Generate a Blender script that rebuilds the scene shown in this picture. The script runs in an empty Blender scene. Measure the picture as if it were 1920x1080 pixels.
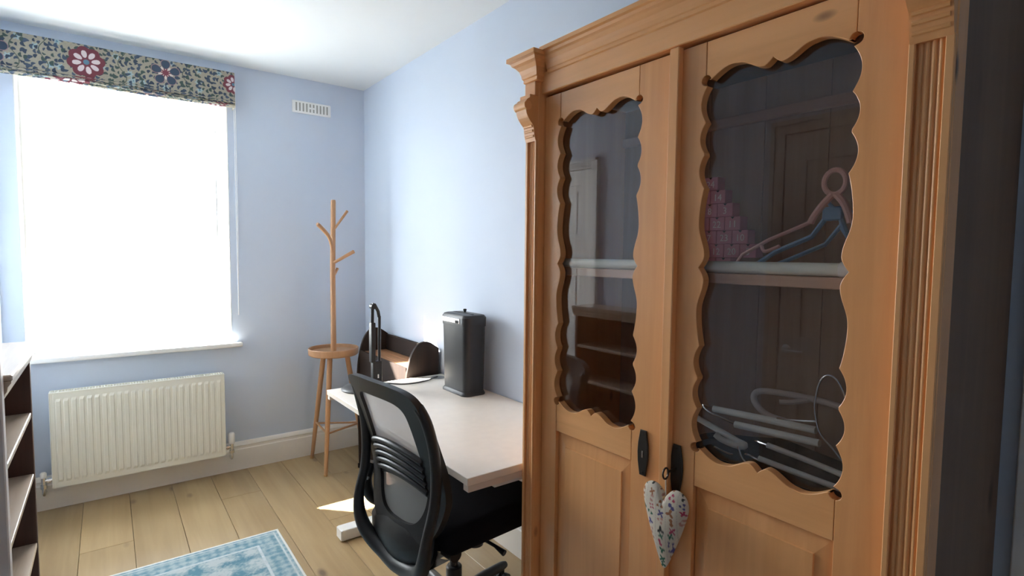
import bpy, bmesh, math, random
import numpy as np
from mathutils import Vector, Matrix
random.seed(7)
rng = np.random.default_rng(11)
scene = bpy.context.scene
COL = scene.collection
R = math.radians

# ------------------------------------------------------------------ camera
cam_d = bpy.data.cameras.new('camera')
cam_d.sensor_width = 36.0
cam_d.lens = 1014.6 / 1920 * 36.0
cam_d.clip_start = 0.02
cam = bpy.data.objects.new('camera', cam_d)
COL.objects.link(cam)
yaw, pitch, roll = 0.6433, 0.0622, -0.00956
fw = Vector((math.sin(yaw) * math.cos(pitch), math.cos(yaw) * math.cos(pitch), -math.sin(pitch)))
rt = Vector((math.cos(yaw), -math.sin(yaw), 0))
dn = fw.cross(rt)
rt2 = rt * math.cos(roll) + dn * math.sin(roll)
dn2 = -rt * math.sin(roll) + dn * math.cos(roll)
m = Matrix((rt2, -dn2, -fw)).transposed().to_4x4()
m.translation = (0, 0, 1.4)
cam.matrix_world = m
scene.camera = cam

# ------------------------------------------------------------------ light and exposure
world = bpy.data.worlds.new('sky')
scene.world = world
world.use_nodes = True
wn = world.node_tree
wn.nodes.clear()
wo = wn.nodes.new('ShaderNodeOutputWorld')
bg = wn.nodes.new('ShaderNodeBackground')
bg.inputs['Strength'].default_value = 11.5
# bright hazy sky above the horizon, duller ground and houses below it
wtc = wn.nodes.new('ShaderNodeTexCoord')
wsx = wn.nodes.new('ShaderNodeSeparateXYZ')
wmr = wn.nodes.new('ShaderNodeMapRange')
wmr.inputs['From Min'].default_value = -1; wmr.inputs['From Max'].default_value = 1
wrp = wn.nodes.new('ShaderNodeValToRGB')
wrp.color_ramp.elements[0].position = 0.485; wrp.color_ramp.elements[0].color = (0.44, 0.43, 0.40, 1)
wrp.color_ramp.elements[1].position = 0.515; wrp.color_ramp.elements[1].color = (0.955, 0.98, 1.0, 1)
wn.links.new(wtc.outputs['Generated'], wsx.inputs[0])
wn.links.new(wsx.outputs['Z'], wmr.inputs['Value'])
wn.links.new(wmr.outputs[0], wrp.inputs['Fac'])
wn.links.new(wrp.outputs['Color'], bg.inputs['Color'])
wn.links.new(bg.outputs[0], wo.inputs[0])

sun_d = bpy.data.lights.new('sun', 'SUN')
sun_d.energy = 80.0
sun_d.angle = R(0.6)
sun_d.color = (1.0, 0.93, 0.82)
sun = bpy.data.objects.new('sun', sun_d)
COL.objects.link(sun)
sun.rotation_euler = Vector((0.96, -1.0, -1.04)).to_track_quat('-Z', 'Y').to_euler()
sun.location = (-4, 8, 6)

# window portal: only guides the sampling of the sky that comes in through the window
pd = bpy.data.lights.new('window_portal', 'AREA')
pd.shape = 'RECTANGLE'
pd.size, pd.size_y = 1.0, 1.7
pd.cycles.is_portal = True
po = bpy.data.objects.new('window_portal', pd)
COL.objects.link(po)
po.location = (0.135, 4.26, 1.63)
po.rotation_euler = Vector((0, -1, 0)).to_track_quat('-Z', 'Z').to_euler()

scene.view_settings.view_transform = 'Standard'
scene.view_settings.look = 'None'
scene.view_settings.gamma = 1.0
scene.view_settings.use_curve_mapping = False
scene.view_settings.exposure = 1.2
scene.cycles.max_bounces = 14
scene.cycles.diffuse_bounces = 10
scene.cycles.transparent_max_bounces = 12
scene.cycles.use_denoising = True
scene.cycles.caustics_reflective = False

# ------------------------------------------------------------------ materials
MAT = {}


def newmat(name):
    mt = bpy.data.materials.new(name)
    mt.use_nodes = True
    nt = mt.node_tree
    p = nt.nodes['Principled BSDF']
    MAT[name] = mt
    return mt, nt, p


def texco(nt, scale=(1, 1, 1), rand=False):
    tc = nt.nodes.new('ShaderNodeTexCoord')
    mp = nt.nodes.new('ShaderNodeMapping')
    mp.inputs['Scale'].default_value = scale
    src = tc.outputs['Object']
    if rand:
        oi = nt.nodes.new('ShaderNodeObjectInfo')
        ml = nt.nodes.new('ShaderNodeMath'); ml.operation = 'MULTIPLY'; ml.inputs[1].default_value = 37.0
        nt.links.new(oi.outputs['Random'], ml.inputs[0])
        ad = nt.nodes.new('ShaderNodeVectorMath'); ad.operation = 'ADD'
        nt.links.new(src, ad.inputs[0]); nt.links.new(ml.outputs[0], ad.inputs[1])
        src = ad.outputs[0]
    nt.links.new(src, mp.inputs['Vector'])
    return mp.outputs[0]


def plain(name, col, rough=0.5, metal=0.0, var=0.06, vscale=9.0, bump=0.0, bscale=60.0, coat=0.0, spec=0.5):
    mt, nt, p = newmat(name)
    no = nt.nodes.new('ShaderNodeTexNoise')
    no.inputs['Scale'].default_value = vscale
    no.inputs['Detail'].default_value = 4
    nt.links.new(texco(nt), no.inputs['Vector'])
    cr = nt.nodes.new('ShaderNodeValToRGB')
    a = [max(0, c * (1 - var)) for c in col] + [1]
    b = [min(1, c * (1 + var)) for c in col] + [1]
    cr.color_ramp.elements[0].position = 0.3; cr.color_ramp.elements[0].color = a
    cr.color_ramp.elements[1].position = 0.7; cr.color_ramp.elements[1].color = b
    nt.links.new(no.outputs['Fac'], cr.inputs['Fac'])
    nt.links.new(cr.outputs['Color'], p.inputs['Base Color'])
    p.inputs['Roughness'].default_value = rough
    p.inputs['Metallic'].default_value = metal
    p.inputs['Coat Weight'].default_value = coat
    p.inputs['Specular IOR Level'].default_value = spec
    if bump:
        n2 = nt.nodes.new('ShaderNodeTexNoise'); n2.inputs['Scale'].default_value = bscale
        nt.links.new(texco(nt), n2.inputs['Vector'])
        bp = nt.nodes.new('ShaderNodeBump'); bp.inputs['Strength'].default_value = bump
        bp.inputs['Distance'].default_value = 0.002
        nt.links.new(n2.outputs['Fac'], bp.inputs['Height'])
        nt.links.new(bp.outputs[0], p.inputs['Normal'])
    return mt


def wood(name, light, dark, axis, rough=0.4, grain=1.0, knot=0.0, rand=False, knotcol=(0.08, 0.035, 0.015), coat=0.0, kscale=3.0, spec=0.5):
    """board with grain running along axis 0, 1 or 2"""
    mt, nt, p = newmat(name)
    sc = [26.0 * grain] * 3
    sc[axis] = 1.3 * grain
    n1 = nt.nodes.new('ShaderNodeTexNoise'); n1.inputs['Scale'].default_value = 1.0
    n1.inputs['Detail'].default_value = 6; n1.inputs['Roughness'].default_value = 0.62
    n1.inputs['Distortion'].default_value = 0.6
    nt.links.new(texco(nt, sc, rand), n1.inputs['Vector'])
    sc2 = [4.0 * grain] * 3
    sc2[axis] = 0.7 * grain
    n2 = nt.nodes.new('ShaderNodeTexNoise'); n2.inputs['Scale'].default_value = 1.0; n2.inputs['Detail'].default_value = 3
    nt.links.new(texco(nt, sc2, rand), n2.inputs['Vector'])
    mx = nt.nodes.new('ShaderNodeMath'); mx.operation = 'ADD'
    h1 = nt.nodes.new('ShaderNodeMath'); h1.operation = 'MULTIPLY'; h1.inputs[1].default_value = 0.5
    h2 = nt.nodes.new('ShaderNodeMath'); h2.operation = 'MULTIPLY'; h2.inputs[1].default_value = 0.5
    nt.links.new(n1.outputs['Fac'], h1.inputs[0]); nt.links.new(n2.outputs['Fac'], h2.inputs[0])
    nt.links.new(h1.outputs[0], mx.inputs[0]); nt.links.new(h2.outputs[0], mx.inputs[1])
    cr = nt.nodes.new('ShaderNodeValToRGB')
    cr.color_ramp.elements[0].position = 0.34; cr.color_ramp.elements[0].color = (*dark, 1)
    cr.color_ramp.elements[1].position = 0.62; cr.color_ramp.elements[1].color = (*light, 1)
    nt.links.new(mx.outputs[0], cr.inputs['Fac'])
    out = cr.outputs['Color']
    if rand:
        oi = nt.nodes.new('ShaderNodeObjectInfo')
        mr = nt.nodes.new('ShaderNodeMapRange')
        mr.inputs['To Min'].default_value = 0.86; mr.inputs['To Max'].default_value = 1.12
        nt.links.new(oi.outputs['Random'], mr.inputs['Value'])
        hs = nt.nodes.new('ShaderNodeHueSaturation')
        nt.links.new(mr.outputs[0], hs.inputs['Value']); nt.links.new(out, hs.inputs['Color'])
        out = hs.outputs['Color']
    if knot:
        sk = [kscale * 2.2] * 3
        sk[axis] = kscale
        vo = nt.nodes.new('ShaderNodeTexVoronoi'); vo.inputs['Scale'].default_value = 1.0
        nt.links.new(texco(nt, sk, rand), vo.inputs['Vector'])
        kr = nt.nodes.new('ShaderNodeValToRGB')
        kr.color_ramp.elements[0].position = 0.035 * knot; kr.color_ramp.elements[0].color = (1, 1, 1, 1)
        kr.color_ramp.elements[1].position = 0.11 * knot; kr.color_ramp.elements[1].color = (0, 0, 0, 1)
        nt.links.new(vo.outputs['Distance'], kr.inputs['Fac'])
        mk = nt.nodes.new('ShaderNodeMix'); mk.data_type = 'RGBA'
        nt.links.new(kr.outputs['Color'], mk.inputs['Factor'])
        nt.links.new(out, mk.inputs['A']); mk.inputs['B'].default_value = (*knotcol, 1)
        out = mk.outputs['Result']
    nt.links.new(out, p.inputs['Base Color'])
    p.inputs['Roughness'].default_value = rough
    p.inputs['Coat Weight'].default_value = coat
    p.inputs['Coat Roughness'].default_value = 0.25
    p.inputs['Specular IOR Level'].default_value = spec
    bp = nt.nodes.new('ShaderNodeBump'); bp.inputs['Strength'].default_value = 0.12
    bp.inputs['Distance'].default_value = 0.001
    nt.links.new(n1.outputs['Fac'], bp.inputs['Height'])
    nt.links.new(bp.outputs[0], p.inputs['Normal'])
    return mt


def pane_mat(name, tint=(1, 1, 1), ior=1.5, gain=1.0):
    """clear glass: light passes straight through, the surface mirrors by the Fresnel law"""
    mt = bpy.data.materials.new(name)
    mt.use_nodes = True
    nt = mt.node_tree
    nt.nodes.clear()
    out = nt.nodes.new('ShaderNodeOutputMaterial')
    mix = nt.nodes.new('ShaderNodeMixShader')
    tr = nt.nodes.new('ShaderNodeBsdfTransparent'); tr.inputs['Color'].default_value = (*tint, 1)
    gl = nt.nodes.new('ShaderNodeBsdfGlossy'); gl.inputs['Roughness'].default_value = 0.015
    # Schlick's law from the angle to the surface (the same on both faces of the thin sheet)
    lw = nt.nodes.new('ShaderNodeLayerWeight'); lw.inputs['Blend'].default_value = 0.5
    pw5 = nt.nodes.new('ShaderNodeMath'); pw5.operation = 'POWER'; pw5.inputs[1].default_value = 5.0
    nt.links.new(lw.outputs['Facing'], pw5.inputs[0])
    sc1 = nt.nodes.new('ShaderNodeMath'); sc1.operation = 'MULTIPLY_ADD'
    f0 = ((ior - 1) / (ior + 1)) ** 2
    sc1.inputs[1].default_value = 1 - f0; sc1.inputs[2].default_value = f0
    nt.links.new(pw5.outputs[0], sc1.inputs[0])
    mg = nt.nodes.new('ShaderNodeMath'); mg.operation = 'MULTIPLY'; mg.inputs[1].default_value = gain
    mg.use_clamp = True
    nt.links.new(sc1.outputs[0], mg.inputs[0])
    nt.links.new(mg.outputs[0], mix.inputs['Fac'])
    nt.links.new(tr.outputs[0], mix.inputs[1]); nt.links.new(gl.outputs[0], mix.inputs[2])
    nt.links.new(mix.outputs[0], out.inputs[0])
    MAT[name] = mt
    return mt


def print_mat(name, rough=0.9, bump=0.2, bscale=700.0):
    """woven fabric whose flat print is held in the mesh colour attribute"""
    mt, nt, p = newmat(name)
    ca = nt.nodes.new('ShaderNodeVertexColor'); ca.layer_name = 'print'
    nt.links.new(ca.outputs['Color'], p.inputs['Base Color'])
    p.inputs['Roughness'].default_value = rough
    p.inputs['Specular IOR Level'].default_value = 0.15
    n2 = nt.nodes.new('ShaderNodeTexNoise'); n2.inputs['Scale'].default_value = bscale
    nt.links.new(texco(nt), n2.inputs['Vector'])
    bp = nt.nodes.new('ShaderNodeBump'); bp.inputs['Strength'].default_value = bump
    bp.inputs['Distance'].default_value = 0.001
    nt.links.new(n2.outputs['Fac'], bp.inputs['Height'])
    nt.links.new(bp.outputs[0], p.inputs['Normal'])
    return mt


BLUE = (0.565, 0.635, 0.745)
plain('wall_paint', BLUE, 0.75, var=0.02, vscale=2.0, bump=0.05, bscale=180)
plain('ceiling_paint', (0.71, 0.745, 0.755), 0.8, var=0.015, vscale=2.0)
plain('white_gloss', (0.80, 0.80, 0.78), 0.35, var=0.02)
plain('skirting_paint', (0.80, 0.77, 0.72), 0.4, var=0.02)
plain('shade_paint', (0.62, 0.58, 0.56), 0.45, var=0.03)
plain('brown_door_paint', (0.50, 0.42, 0.36), 0.5, var=0.05)
plain('subfloor', (0.10, 0.07, 0.04), 0.9)
plain('brick_render', (0.75, 0.73, 0.70), 0.9)
wood('oak_plank', (0.42, 0.30, 0.155), (0.31, 0.205, 0.098), 1, 0.38, 0.7, 0.9, True, (0.16, 0.10, 0.06), 0.15, 2.0)
wood('oak_turned', (0.50, 0.285, 0.15), (0.39, 0.205, 0.10), 2, 0.4, 0.8)
wood('pine_reed', (0.78, 0.41, 0.17), (0.70, 0.35, 0.137), 2, 0.4, 0.5)
wood('pine_up', (0.83, 0.42, 0.17), (0.67, 0.312, 0.112), 2, 0.33, 1.0, 0.8, False, (0.10, 0.035, 0.012), 0.25)
wood('pine_across', (0.86, 0.445, 0.183), (0.70, 0.338, 0.124), 1, 0.33, 1.0, 0.8, False, (0.10, 0.035, 0.012), 0.25)
wood('pine_shaded', (0.20, 0.11, 0.06), (0.12, 0.066, 0.038), 2, 0.45, 1.0, 1.6, False, (0.03, 0.015, 0.01))  # pine of the side away from the window, its shade put into the colour
wood('pine_inside', (0.50, 0.34, 0.25), (0.38, 0.245, 0.17), 2, 0.6, 1.0)
wood('pine_shelf', (0.62, 0.38, 0.27), (0.48, 0.28, 0.19), 1, 0.5, 1.0)
wood('dark_stain', (0.026, 0.015, 0.011), (0.012, 0.008, 0.007), 2, 0.6, 1.0, spec=0.2)
wood('tray_boards', (0.50, 0.26, 0.12), (0.26, 0.11, 0.05), 1, 0.3, 1.4, coat=0.3)
wood('bookcase_dark', (0.10, 0.045, 0.032), (0.055, 0.026, 0.02), 2, 0.35, 1.0)
wood('bookcase_glare', (0.52, 0.42, 0.33), (0.36, 0.27, 0.20), 1, 0.3, 1.0, coat=0.4)  # paler than the brown sides: window glare on varnish put into the colour
plain('desk_laminate', (0.90, 0.815, 0.72), 0.35, var=0.02, vscale=30)
plain('desk_edge', (0.72, 0.64, 0.57), 0.4, var=0.03)
plain('desk_steel', (0.80, 0.80, 0.79), 0.4)
plain('radiator_enamel', (0.79, 0.78, 0.69), 0.3, var=0.01)
plain('chrome', (0.75, 0.75, 0.75), 0.18, 1.0)
plain('brass_dark', (0.05, 0.042, 0.036), 0.38, 0.7)
plain('black_plastic', (0.018, 0.018, 0.020), 0.42, bump=0.08, bscale=400)
plain('black_fabric', (0.010, 0.010, 0.013), 0.95, bump=0.4, bscale=500, spec=0.1)
plain('shredder_body', (0.018, 0.019, 0.022), 0.38, bump=0.06, bscale=500)
plain('shredder_silver', (0.55, 0.55, 0.57), 0.25, 0.8)
plain('grey_rubber', (0.25, 0.25, 0.25), 0.6)
plain('slot_dark', (0.02, 0.02, 0.02), 0.8)
plain('vent_white', (0.82, 0.82, 0.80), 0.45)
plain('vent_slot', (0.36, 0.36, 0.33), 0.8)
plain('pink_card', (0.62, 0.23, 0.29), 0.7, var=0.06)
plain('number_white', (0.85, 0.70, 0.72), 0.7)
plain('hanger_pink', (0.75, 0.42, 0.38), 0.4)
plain('hanger_blush', (0.70, 0.60, 0.57), 0.4)
plain('hanger_blue', (0.16, 0.33, 0.55), 0.4)
plain('hanger_white', (0.78, 0.78, 0.74), 0.35)
plain('rod_white', (0.80, 0.80, 0.72), 0.35)
plain('cord_white', (0.85, 0.85, 0.85), 0.6)
plain('twine', (0.72, 0.62, 0.50), 0.9)
plain('wood_bead', (0.55, 0.33, 0.14), 0.5)
print_mat('blind_print')
print_mat('rug_print', 0.95, 0.5, 400)
print_mat('heart_print')
pane_mat('window_glass', (0.97, 0.99, 1.0))
pane_mat('cabinet_glass', (0.95, 0.95, 0.95), 1.5, 1.6)
# see-through mesh of the chair back
mt, nt, p = newmat('chair_mesh')
p.inputs['Base Color'].default_value = (0.44, 0.46, 0.46, 1)
p.inputs['Roughness'].default_value = 0.8
tl = nt.nodes.new('ShaderNodeBsdfTranslucent'); tl.inputs['Color'].default_value = (0.60, 0.62, 0.62, 1)
tp = nt.nodes.new('ShaderNodeBsdfTransparent')
m1 = nt.nodes.new('ShaderNodeMixShader'); m1.inputs['Fac'].default_value = 0.45
m2 = nt.nodes.new('ShaderNodeMixShader'); m2.inputs['Fac'].default_value = 0.22
nt.links.new(p.outputs[0], m1.inputs[1]); nt.links.new(tl.outputs[0], m1.inputs[2])
nt.links.new(m1.outputs[0], m2.inputs[1]); nt.links.new(tp.outputs[0], m2.inputs[2])
nt.links.new(m2.outputs[0], nt.nodes['Material Output'].inputs['Surface'])


# ------------------------------------------------------------------ geometry helpers
class G:
    """collects shapes for one mesh"""

    def __init__(self):
        self.v, self.f, self.sm = [], [], []

    def add(self, v, f, smooth=False):
        o = len(self.v)
        self.v += [tuple(x) for x in v]
        self.f += [tuple(i + o for i in q) for q in f]
        self.sm += [smooth] * len(f)
        return self

    def box(self, x0, x1, y0, y1, z0, z1, b=0.0):
        if b <= 0:
            v = [(x, y, z) for x in (x0, x1) for y in (y0, y1) for z in (z0, z1)]
            f = [(0, 1, 3, 2), (4, 6, 7, 5), (0, 4, 5, 1), (2, 3, 7, 6), (0, 2, 6, 4), (1, 5, 7, 3)]
            return self.add(v, f)
        bm = bmesh.new()
        bmesh.ops.create_cube(bm, size=1)
        bmesh.ops.scale(bm, vec=(x1 - x0, y1 - y0, z1 - z0), verts=bm.verts)
        bmesh.ops.translate(bm, vec=((x0 + x1) / 2, (y0 + y1) / 2, (z0 + z1) / 2), verts=bm.verts)
        seg = 1 if b < 0.004 else 3
        bmesh.ops.bevel(bm, geom=bm.edges[:], offset=b, segments=seg, profile=0.5, affect='EDGES')
        return self.bm(bm, seg > 1)

    def bm(self, bm, smooth=False):
        bm.verts.index_update()
        self.add([v.co[:] for v in bm.verts], [[v.index for v in f.verts] for f in bm.faces], smooth)
        bm.free()
        return self

    def tube(self, pts, r, seg=10, closed=False, smooth=True, flat=1.0):
        pts = [Vector(q) for q in pts]
        n = len(pts)
        rs = r if isinstance(r, (list, tuple)) else [r] * n
        tang = []
        for i in range(n):
            a = pts[(i - 1) % n] if (closed or i > 0) else pts[i]
            b = pts[(i + 1) % n] if (closed or i < n - 1) else pts[i]
            tang.append((b - a).normalized())
        up = Vector((0, 0, 1)) if abs(tang[0].z) < 0.9 else Vector((1, 0, 0))
        nrm = (up - tang[0] * up.dot(tang[0])).normalized()
        v, f = [], []
        for i in range(n):
            nrm = (nrm - tang[i] * nrm.dot(tang[i])).normalized()
            bn = tang[i].cross(nrm)
            for k in range(seg):
                a = 2 * math.pi * k / seg
                v.append(pts[i] + (nrm * math.cos(a) * flat + bn * math.sin(a)) * rs[i])
        for i in range(n if closed else n - 1):
            j = (i + 1) % n
            for k in range(seg):
                l = (k + 1) % seg
                f.append((i * seg + k, i * seg + l, j * seg + l, j * seg + k))
        if not closed:
            f.append(tuple(range(seg - 1, -1, -1)))
            f.append(tuple((n - 1) * seg + k for k in range(seg)))
        return self.add(v, f, smooth)

    def lathe(self, prof, c, seg=32, smooth=True):
        v, f = [], []
        n = len(prof)
        for (r, z) in prof:
            for k in range(seg):
                a = 2 * math.pi * k / seg
                v.append((c[0] + r * math.cos(a), c[1] + r * math.sin(a), c[2] + z))
        for i in range(n - 1):
            for k in range(seg):
                l = (k + 1) % seg
                f.append((i * seg + k, i * seg + l, (i + 1) * seg + l, (i + 1) * seg + k))
        f.append(tuple(range(seg - 1, -1, -1)))
        f.append(tuple((n - 1) * seg + k for k in range(seg)))
        return self.add(v, f, smooth)

    def prism(self, poly, axis, a0, a1):
        """polygon in the two other axes (in order), extruded along axis"""
        n = len(poly)

        def P(q, a):
            if axis == 0: return (a, q[0], q[1])
            if axis == 1: return (q[0], a, q[1])
            return (q[0], q[1], a)
        v = [P(q, a0) for q in poly] + [P(q, a1) for q in poly]
        f = [tuple(range(n)), tuple(range(2 * n - 1, n - 1, -1))]
        for i in range(n):
            j = (i + 1) % n
            f.append((i, j, n + j, n + i))
        return self.add(v, f)

    def ball(self, c, r, seg=12):
        rr = r if isinstance(r, tuple) else (r, r, r)
        v, f = [], []
        for i in range(seg + 1):
            t = math.pi * i / seg
            for k in range(seg):
                a = 2 * math.pi * k / seg
                v.append((c[0] + rr[0] * math.sin(t) * math.cos(a), c[1] + rr[1] * math.sin(t) * math.sin(a), c[2] + rr[2] * math.cos(t)))
        for i in range(seg):
            for k in range(seg):
                l = (k + 1) % seg
                f.append((i * seg + k, i * seg + l, (i + 1) * seg + l, (i + 1) * seg + k))
        return self.add(v, f, True)

    def mesh(self, name, mat, base=(0, 0, 0)):
        me = bpy.data.meshes.new(name)
        me.from_pydata([(x - base[0], y - base[1], z - base[2]) for x, y, z in self.v], [], self.f)
        bm = bmesh.new(); bm.from_mesh(me)
        bmesh.ops.remove_doubles(bm, verts=bm.verts, dist=1e-6)
        bmesh.ops.recalc_face_normals(bm, faces=bm.faces)
        bm.to_mesh(me); bm.free()
        if len(me.polygons) == len(self.sm):
            me.polygons.foreach_set('use_smooth', self.sm)
        else:
            me.polygons.foreach_set('use_smooth', [any(self.sm)] * len(me.polygons))
        if any(self.sm):
            try:
                me.set_sharp_from_angle(angle=R(38))
            except Exception:
                pass
        me.materials.append(MAT[mat])
        return me


BASE = {}


def root(name, loc, label, cat, group=None, rotz=0.0, kind=None):
    o = bpy.data.objects.new(name, None)
    o.empty_display_size = 0.05
    COL.objects.link(o)
    o.location = loc
    o.rotation_euler = (0, 0, rotz)
    o['label'] = label; o['category'] = cat
    if group: o['group'] = group
    if kind: o['kind'] = kind
    BASE[o.name] = tuple(loc)
    return o


def part(name, g, mat, parent, label=None):
    base = BASE[parent.name]
    o = bpy.data.objects.new(name, g.mesh(name, mat, base))
    COL.objects.link(o)
    o.parent = parent
    BASE[o.name] = base
    if label: o['label'] = label
    return o


def thing(name, g, mat, label, cat, loc=(0, 0, 0), group=None, kind=None):
    o = bpy.data.objects.new(name, g.mesh(name, mat, loc))
    COL.objects.link(o)
    o.location = loc
    BASE[o.name] = tuple(loc)
    o['label'] = label; o['category'] = cat
    if group: o['group'] = group
    if kind: o['kind'] = kind
    return o


def struct(name, g, mat, label=None, cat=None, loc=(0, 0, 0)):
    o = bpy.data.objects.new(name, g.mesh(name, mat, loc))
    COL.objects.link(o)
    o.location = loc
    BASE[o.name] = tuple(loc)
    o['kind'] = 'structure'
    if label: o['label'] = label
    if cat: o['category'] = cat
    return o


def spline(pts, n=8, closed=False):
    """Catmull-Rom through the points"""
    P = [Vector(q) for q in pts]
    out = []
    m_ = len(P)
    rng_ = range(m_) if closed else range(m_ - 1)
    for i in rng_:
        p1, p2 = P[i], P[(i + 1) % m_]
        p0 = P[(i - 1) % m_] if (closed or i > 0) else p1
        p3 = P[(i + 2) % m_] if (closed or i < m_ - 2) else p2
        for k in range(n):
            t = k / n
            out.append(0.5 * ((2 * p1) + (p2 - p0) * t + (2 * p0 - 5 * p1 + 4 * p2 - p3) * t * t + (3 * p1 - p0 - 3 * p2 + p3) * t ** 3))
    if not closed:
        out.append(P[-1])
    return out


def interp(x, xs, ys):
    return float(np.interp(x, xs, ys))


# ------------------------------------------------------------------ room shell
XL, XR, YB, YF, ZC = -0.44, 1.502, 3.782, -1.3, 2.55
OX0, OX1, OZ0, OZ1 = -0.355, 0.625, 0.80, 2.45       # window opening
g = G()
g.box(XL - 0.3, OX0, YB, 4.24, -0.1, ZC + 0.1)
g.box(OX1, XR + 0.3, YB, 4.24, -0.1, ZC + 0.1)
g.box(OX0, OX1, YB, 4.24, -0.1, OZ0)
g.box(OX0, OX1, YB, 4.24, OZ1, ZC + 0.1)
struct('wall_back', g, 'wall_paint', 'pale blue painted wall around the window', 'wall')
struct('wall_right', G().box(XR, XR + 0.2, YF - 0.2, YB, -0.1, ZC + 0.1), 'wall_paint', 'pale blue painted wall behind the desk', 'wall')
struct('wall_left', G().box(XL - 0.2, XL, YF - 0.2, YB, -0.1, ZC + 0.1), 'wall_paint', 'pale blue painted wall behind the dark bookcase', 'wall')
struct('wall_front', G().box(XL, XR, YF - 0.2, YF, -0.1, ZC + 0.1), 'wall_paint', 'pale blue painted wall opposite the window', 'wall')
struct('ceiling', G().box(XL - 0.2, XR + 0.2, YF - 0.2, YB, ZC, ZC + 0.15), 'ceiling_paint', 'plain white ceiling', 'ceiling')
floor = struct('floor', G().box(XL, XR, YF, YB, -0.1, -0.014), 'subfloor', 'pale oak plank floor', 'floor')
pw = 0.207
ends = {}
for k in range(-3, 7):
    x0, x1 = 0.067 + pw * k, 0.067 + pw * (k + 1)
    x0, x1 = max(x0, XL) + 0.0008, min(x1, XR) - 0.0008
    y = YF
    first = 0.9 + (k * 0.73) % 2.0
    while y < YB - 0.01:
        y2 = min(YB, y + first)
        if YB - y2 < 0.25: y2 = YB
        part('plank', G().box(x0, x1, y + 0.0008, y2 - 0.0008, -0.013, 0.0, 0.0012), 'oak_plank', floor)
        y = y2
        first = 2.1 + 0.25 * ((k * 37) % 5) / 5


def skirt(name, x0, x1, y0, y1, side):
    """skirting board with a stepped moulding on top; side says which way it faces"""
    t = 0.018
    prof = [(0, 0), (t, 0), (t, 0.132), (t - 0.004, 0.138), (t - 0.004, 0.150), (t - 0.001, 0.158), (t - 0.006, 0.168), (t - 0.012, 0.178), (0, 0.182)]
    g = G()
    if side == '-y':
        g.prism([(YB - a, z) for a, z in prof], 0, x0, x1)
    elif side == '-x':
        g.prism([(XR - a, z) for a, z in prof], 1, y0, y1)
    elif side == '+x':
        g.prism([(XL + a, z) for a, z in prof], 1, y0, y1)
    return struct(name, g, 'skirting_paint', 'cream moulded skirting board ' + {'-y': 'below the radiator', '-x': 'behind the desk', '+x': 'along the wall behind the bookcase'}[side], 'skirting')


skirt('baseboard_back', XL, XR, 0, 0, '-y')
skirt('baseboard_right', 0, 0, 0.26, YB - 0.019, '-x')
skirt('baseboard_left', 0, 0, 1.41, 2.555, '+x')

# ------------------------------------------------------------------ window
win = root('window_1', (0.135, 3.95, OZ0), 'white framed window above the radiator, bright with daylight', 'window', kind='structure')
g = G()
g.box(OX0, OX0 + 0.075, 3.93, 4.02, OZ0, OZ1, 0.004)
g.box(OX1 - 0.045, OX1, 3.93, 4.02, OZ0, OZ1, 0.004)
g.box(OX0 + 0.075, OX1 - 0.045, 3.93, 4.02, OZ1 - 0.05, OZ1, 0.004)
g.box(OX0 + 0.075, OX1 - 0.045, 3.93, 4.02, OZ0, OZ0 + 0.05, 0.004)
part('window_frame', g, 'white_gloss', win)
part('pane', G().box(OX0 + 0.07, OX1 - 0.04, 3.972, 3.976, OZ0 + 0.045, OZ1 - 0.045), 'window_glass', win)
g = G()
g.box(OX0 + 0.001, OX1 - 0.001, YB, 3.93, OZ0 - 0.0, OZ0 + 0.028)
g.box(OX0 - 0.05, OX1 + 0.052, YB - 0.045, YB - 0.0005, OZ0, OZ0 + 0.028, 0.006)
part('window_sill', g, 'white_gloss', win)
g = G()
g.box(OX0 + 0.0005, OX0 + 0.006, YB + 0.001, 3.93, OZ0 + 0.028, OZ1)
g.box(OX1 - 0.006, OX1 - 0.0005, YB + 0.001, 3.93, OZ0 + 0.028, OZ1)
part('window_lining', g, 'white_gloss', win)

# unseen canopy added outside only to cut the sun into small patches
can = root('sun_blocker', (-0.6, 5.33, 3.0), 'unseen canopy added outside to cut the sun into patches', 'canopy', kind='structure')
part('blocker_board', G().box(-3.2, 1.8, 5.05, 5.68, 3.0, 3.04, 0.004), 'brick_render', can)
for xx in (-2.9, 1.5):
    part('blocker_arm', G().box(xx - 0.03, xx + 0.03, 4.24, 5.68, 3.04, 3.10), 'brick_render', can)
# upper storey of the facade that carries the added canopy
struct('wall_facade', G().box(-3.4, XL - 0.3, 4.04, 4.24, -0.3, 4.2).box(XR + 0.3, 3.4, 4.04, 4.24, -0.3, 4.2).box(XL - 0.3, XR + 0.3, 4.04, 4.24, ZC + 0.1, 4.2),
       'brick_render', 'rendered house facade outside', 'wall')


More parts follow.
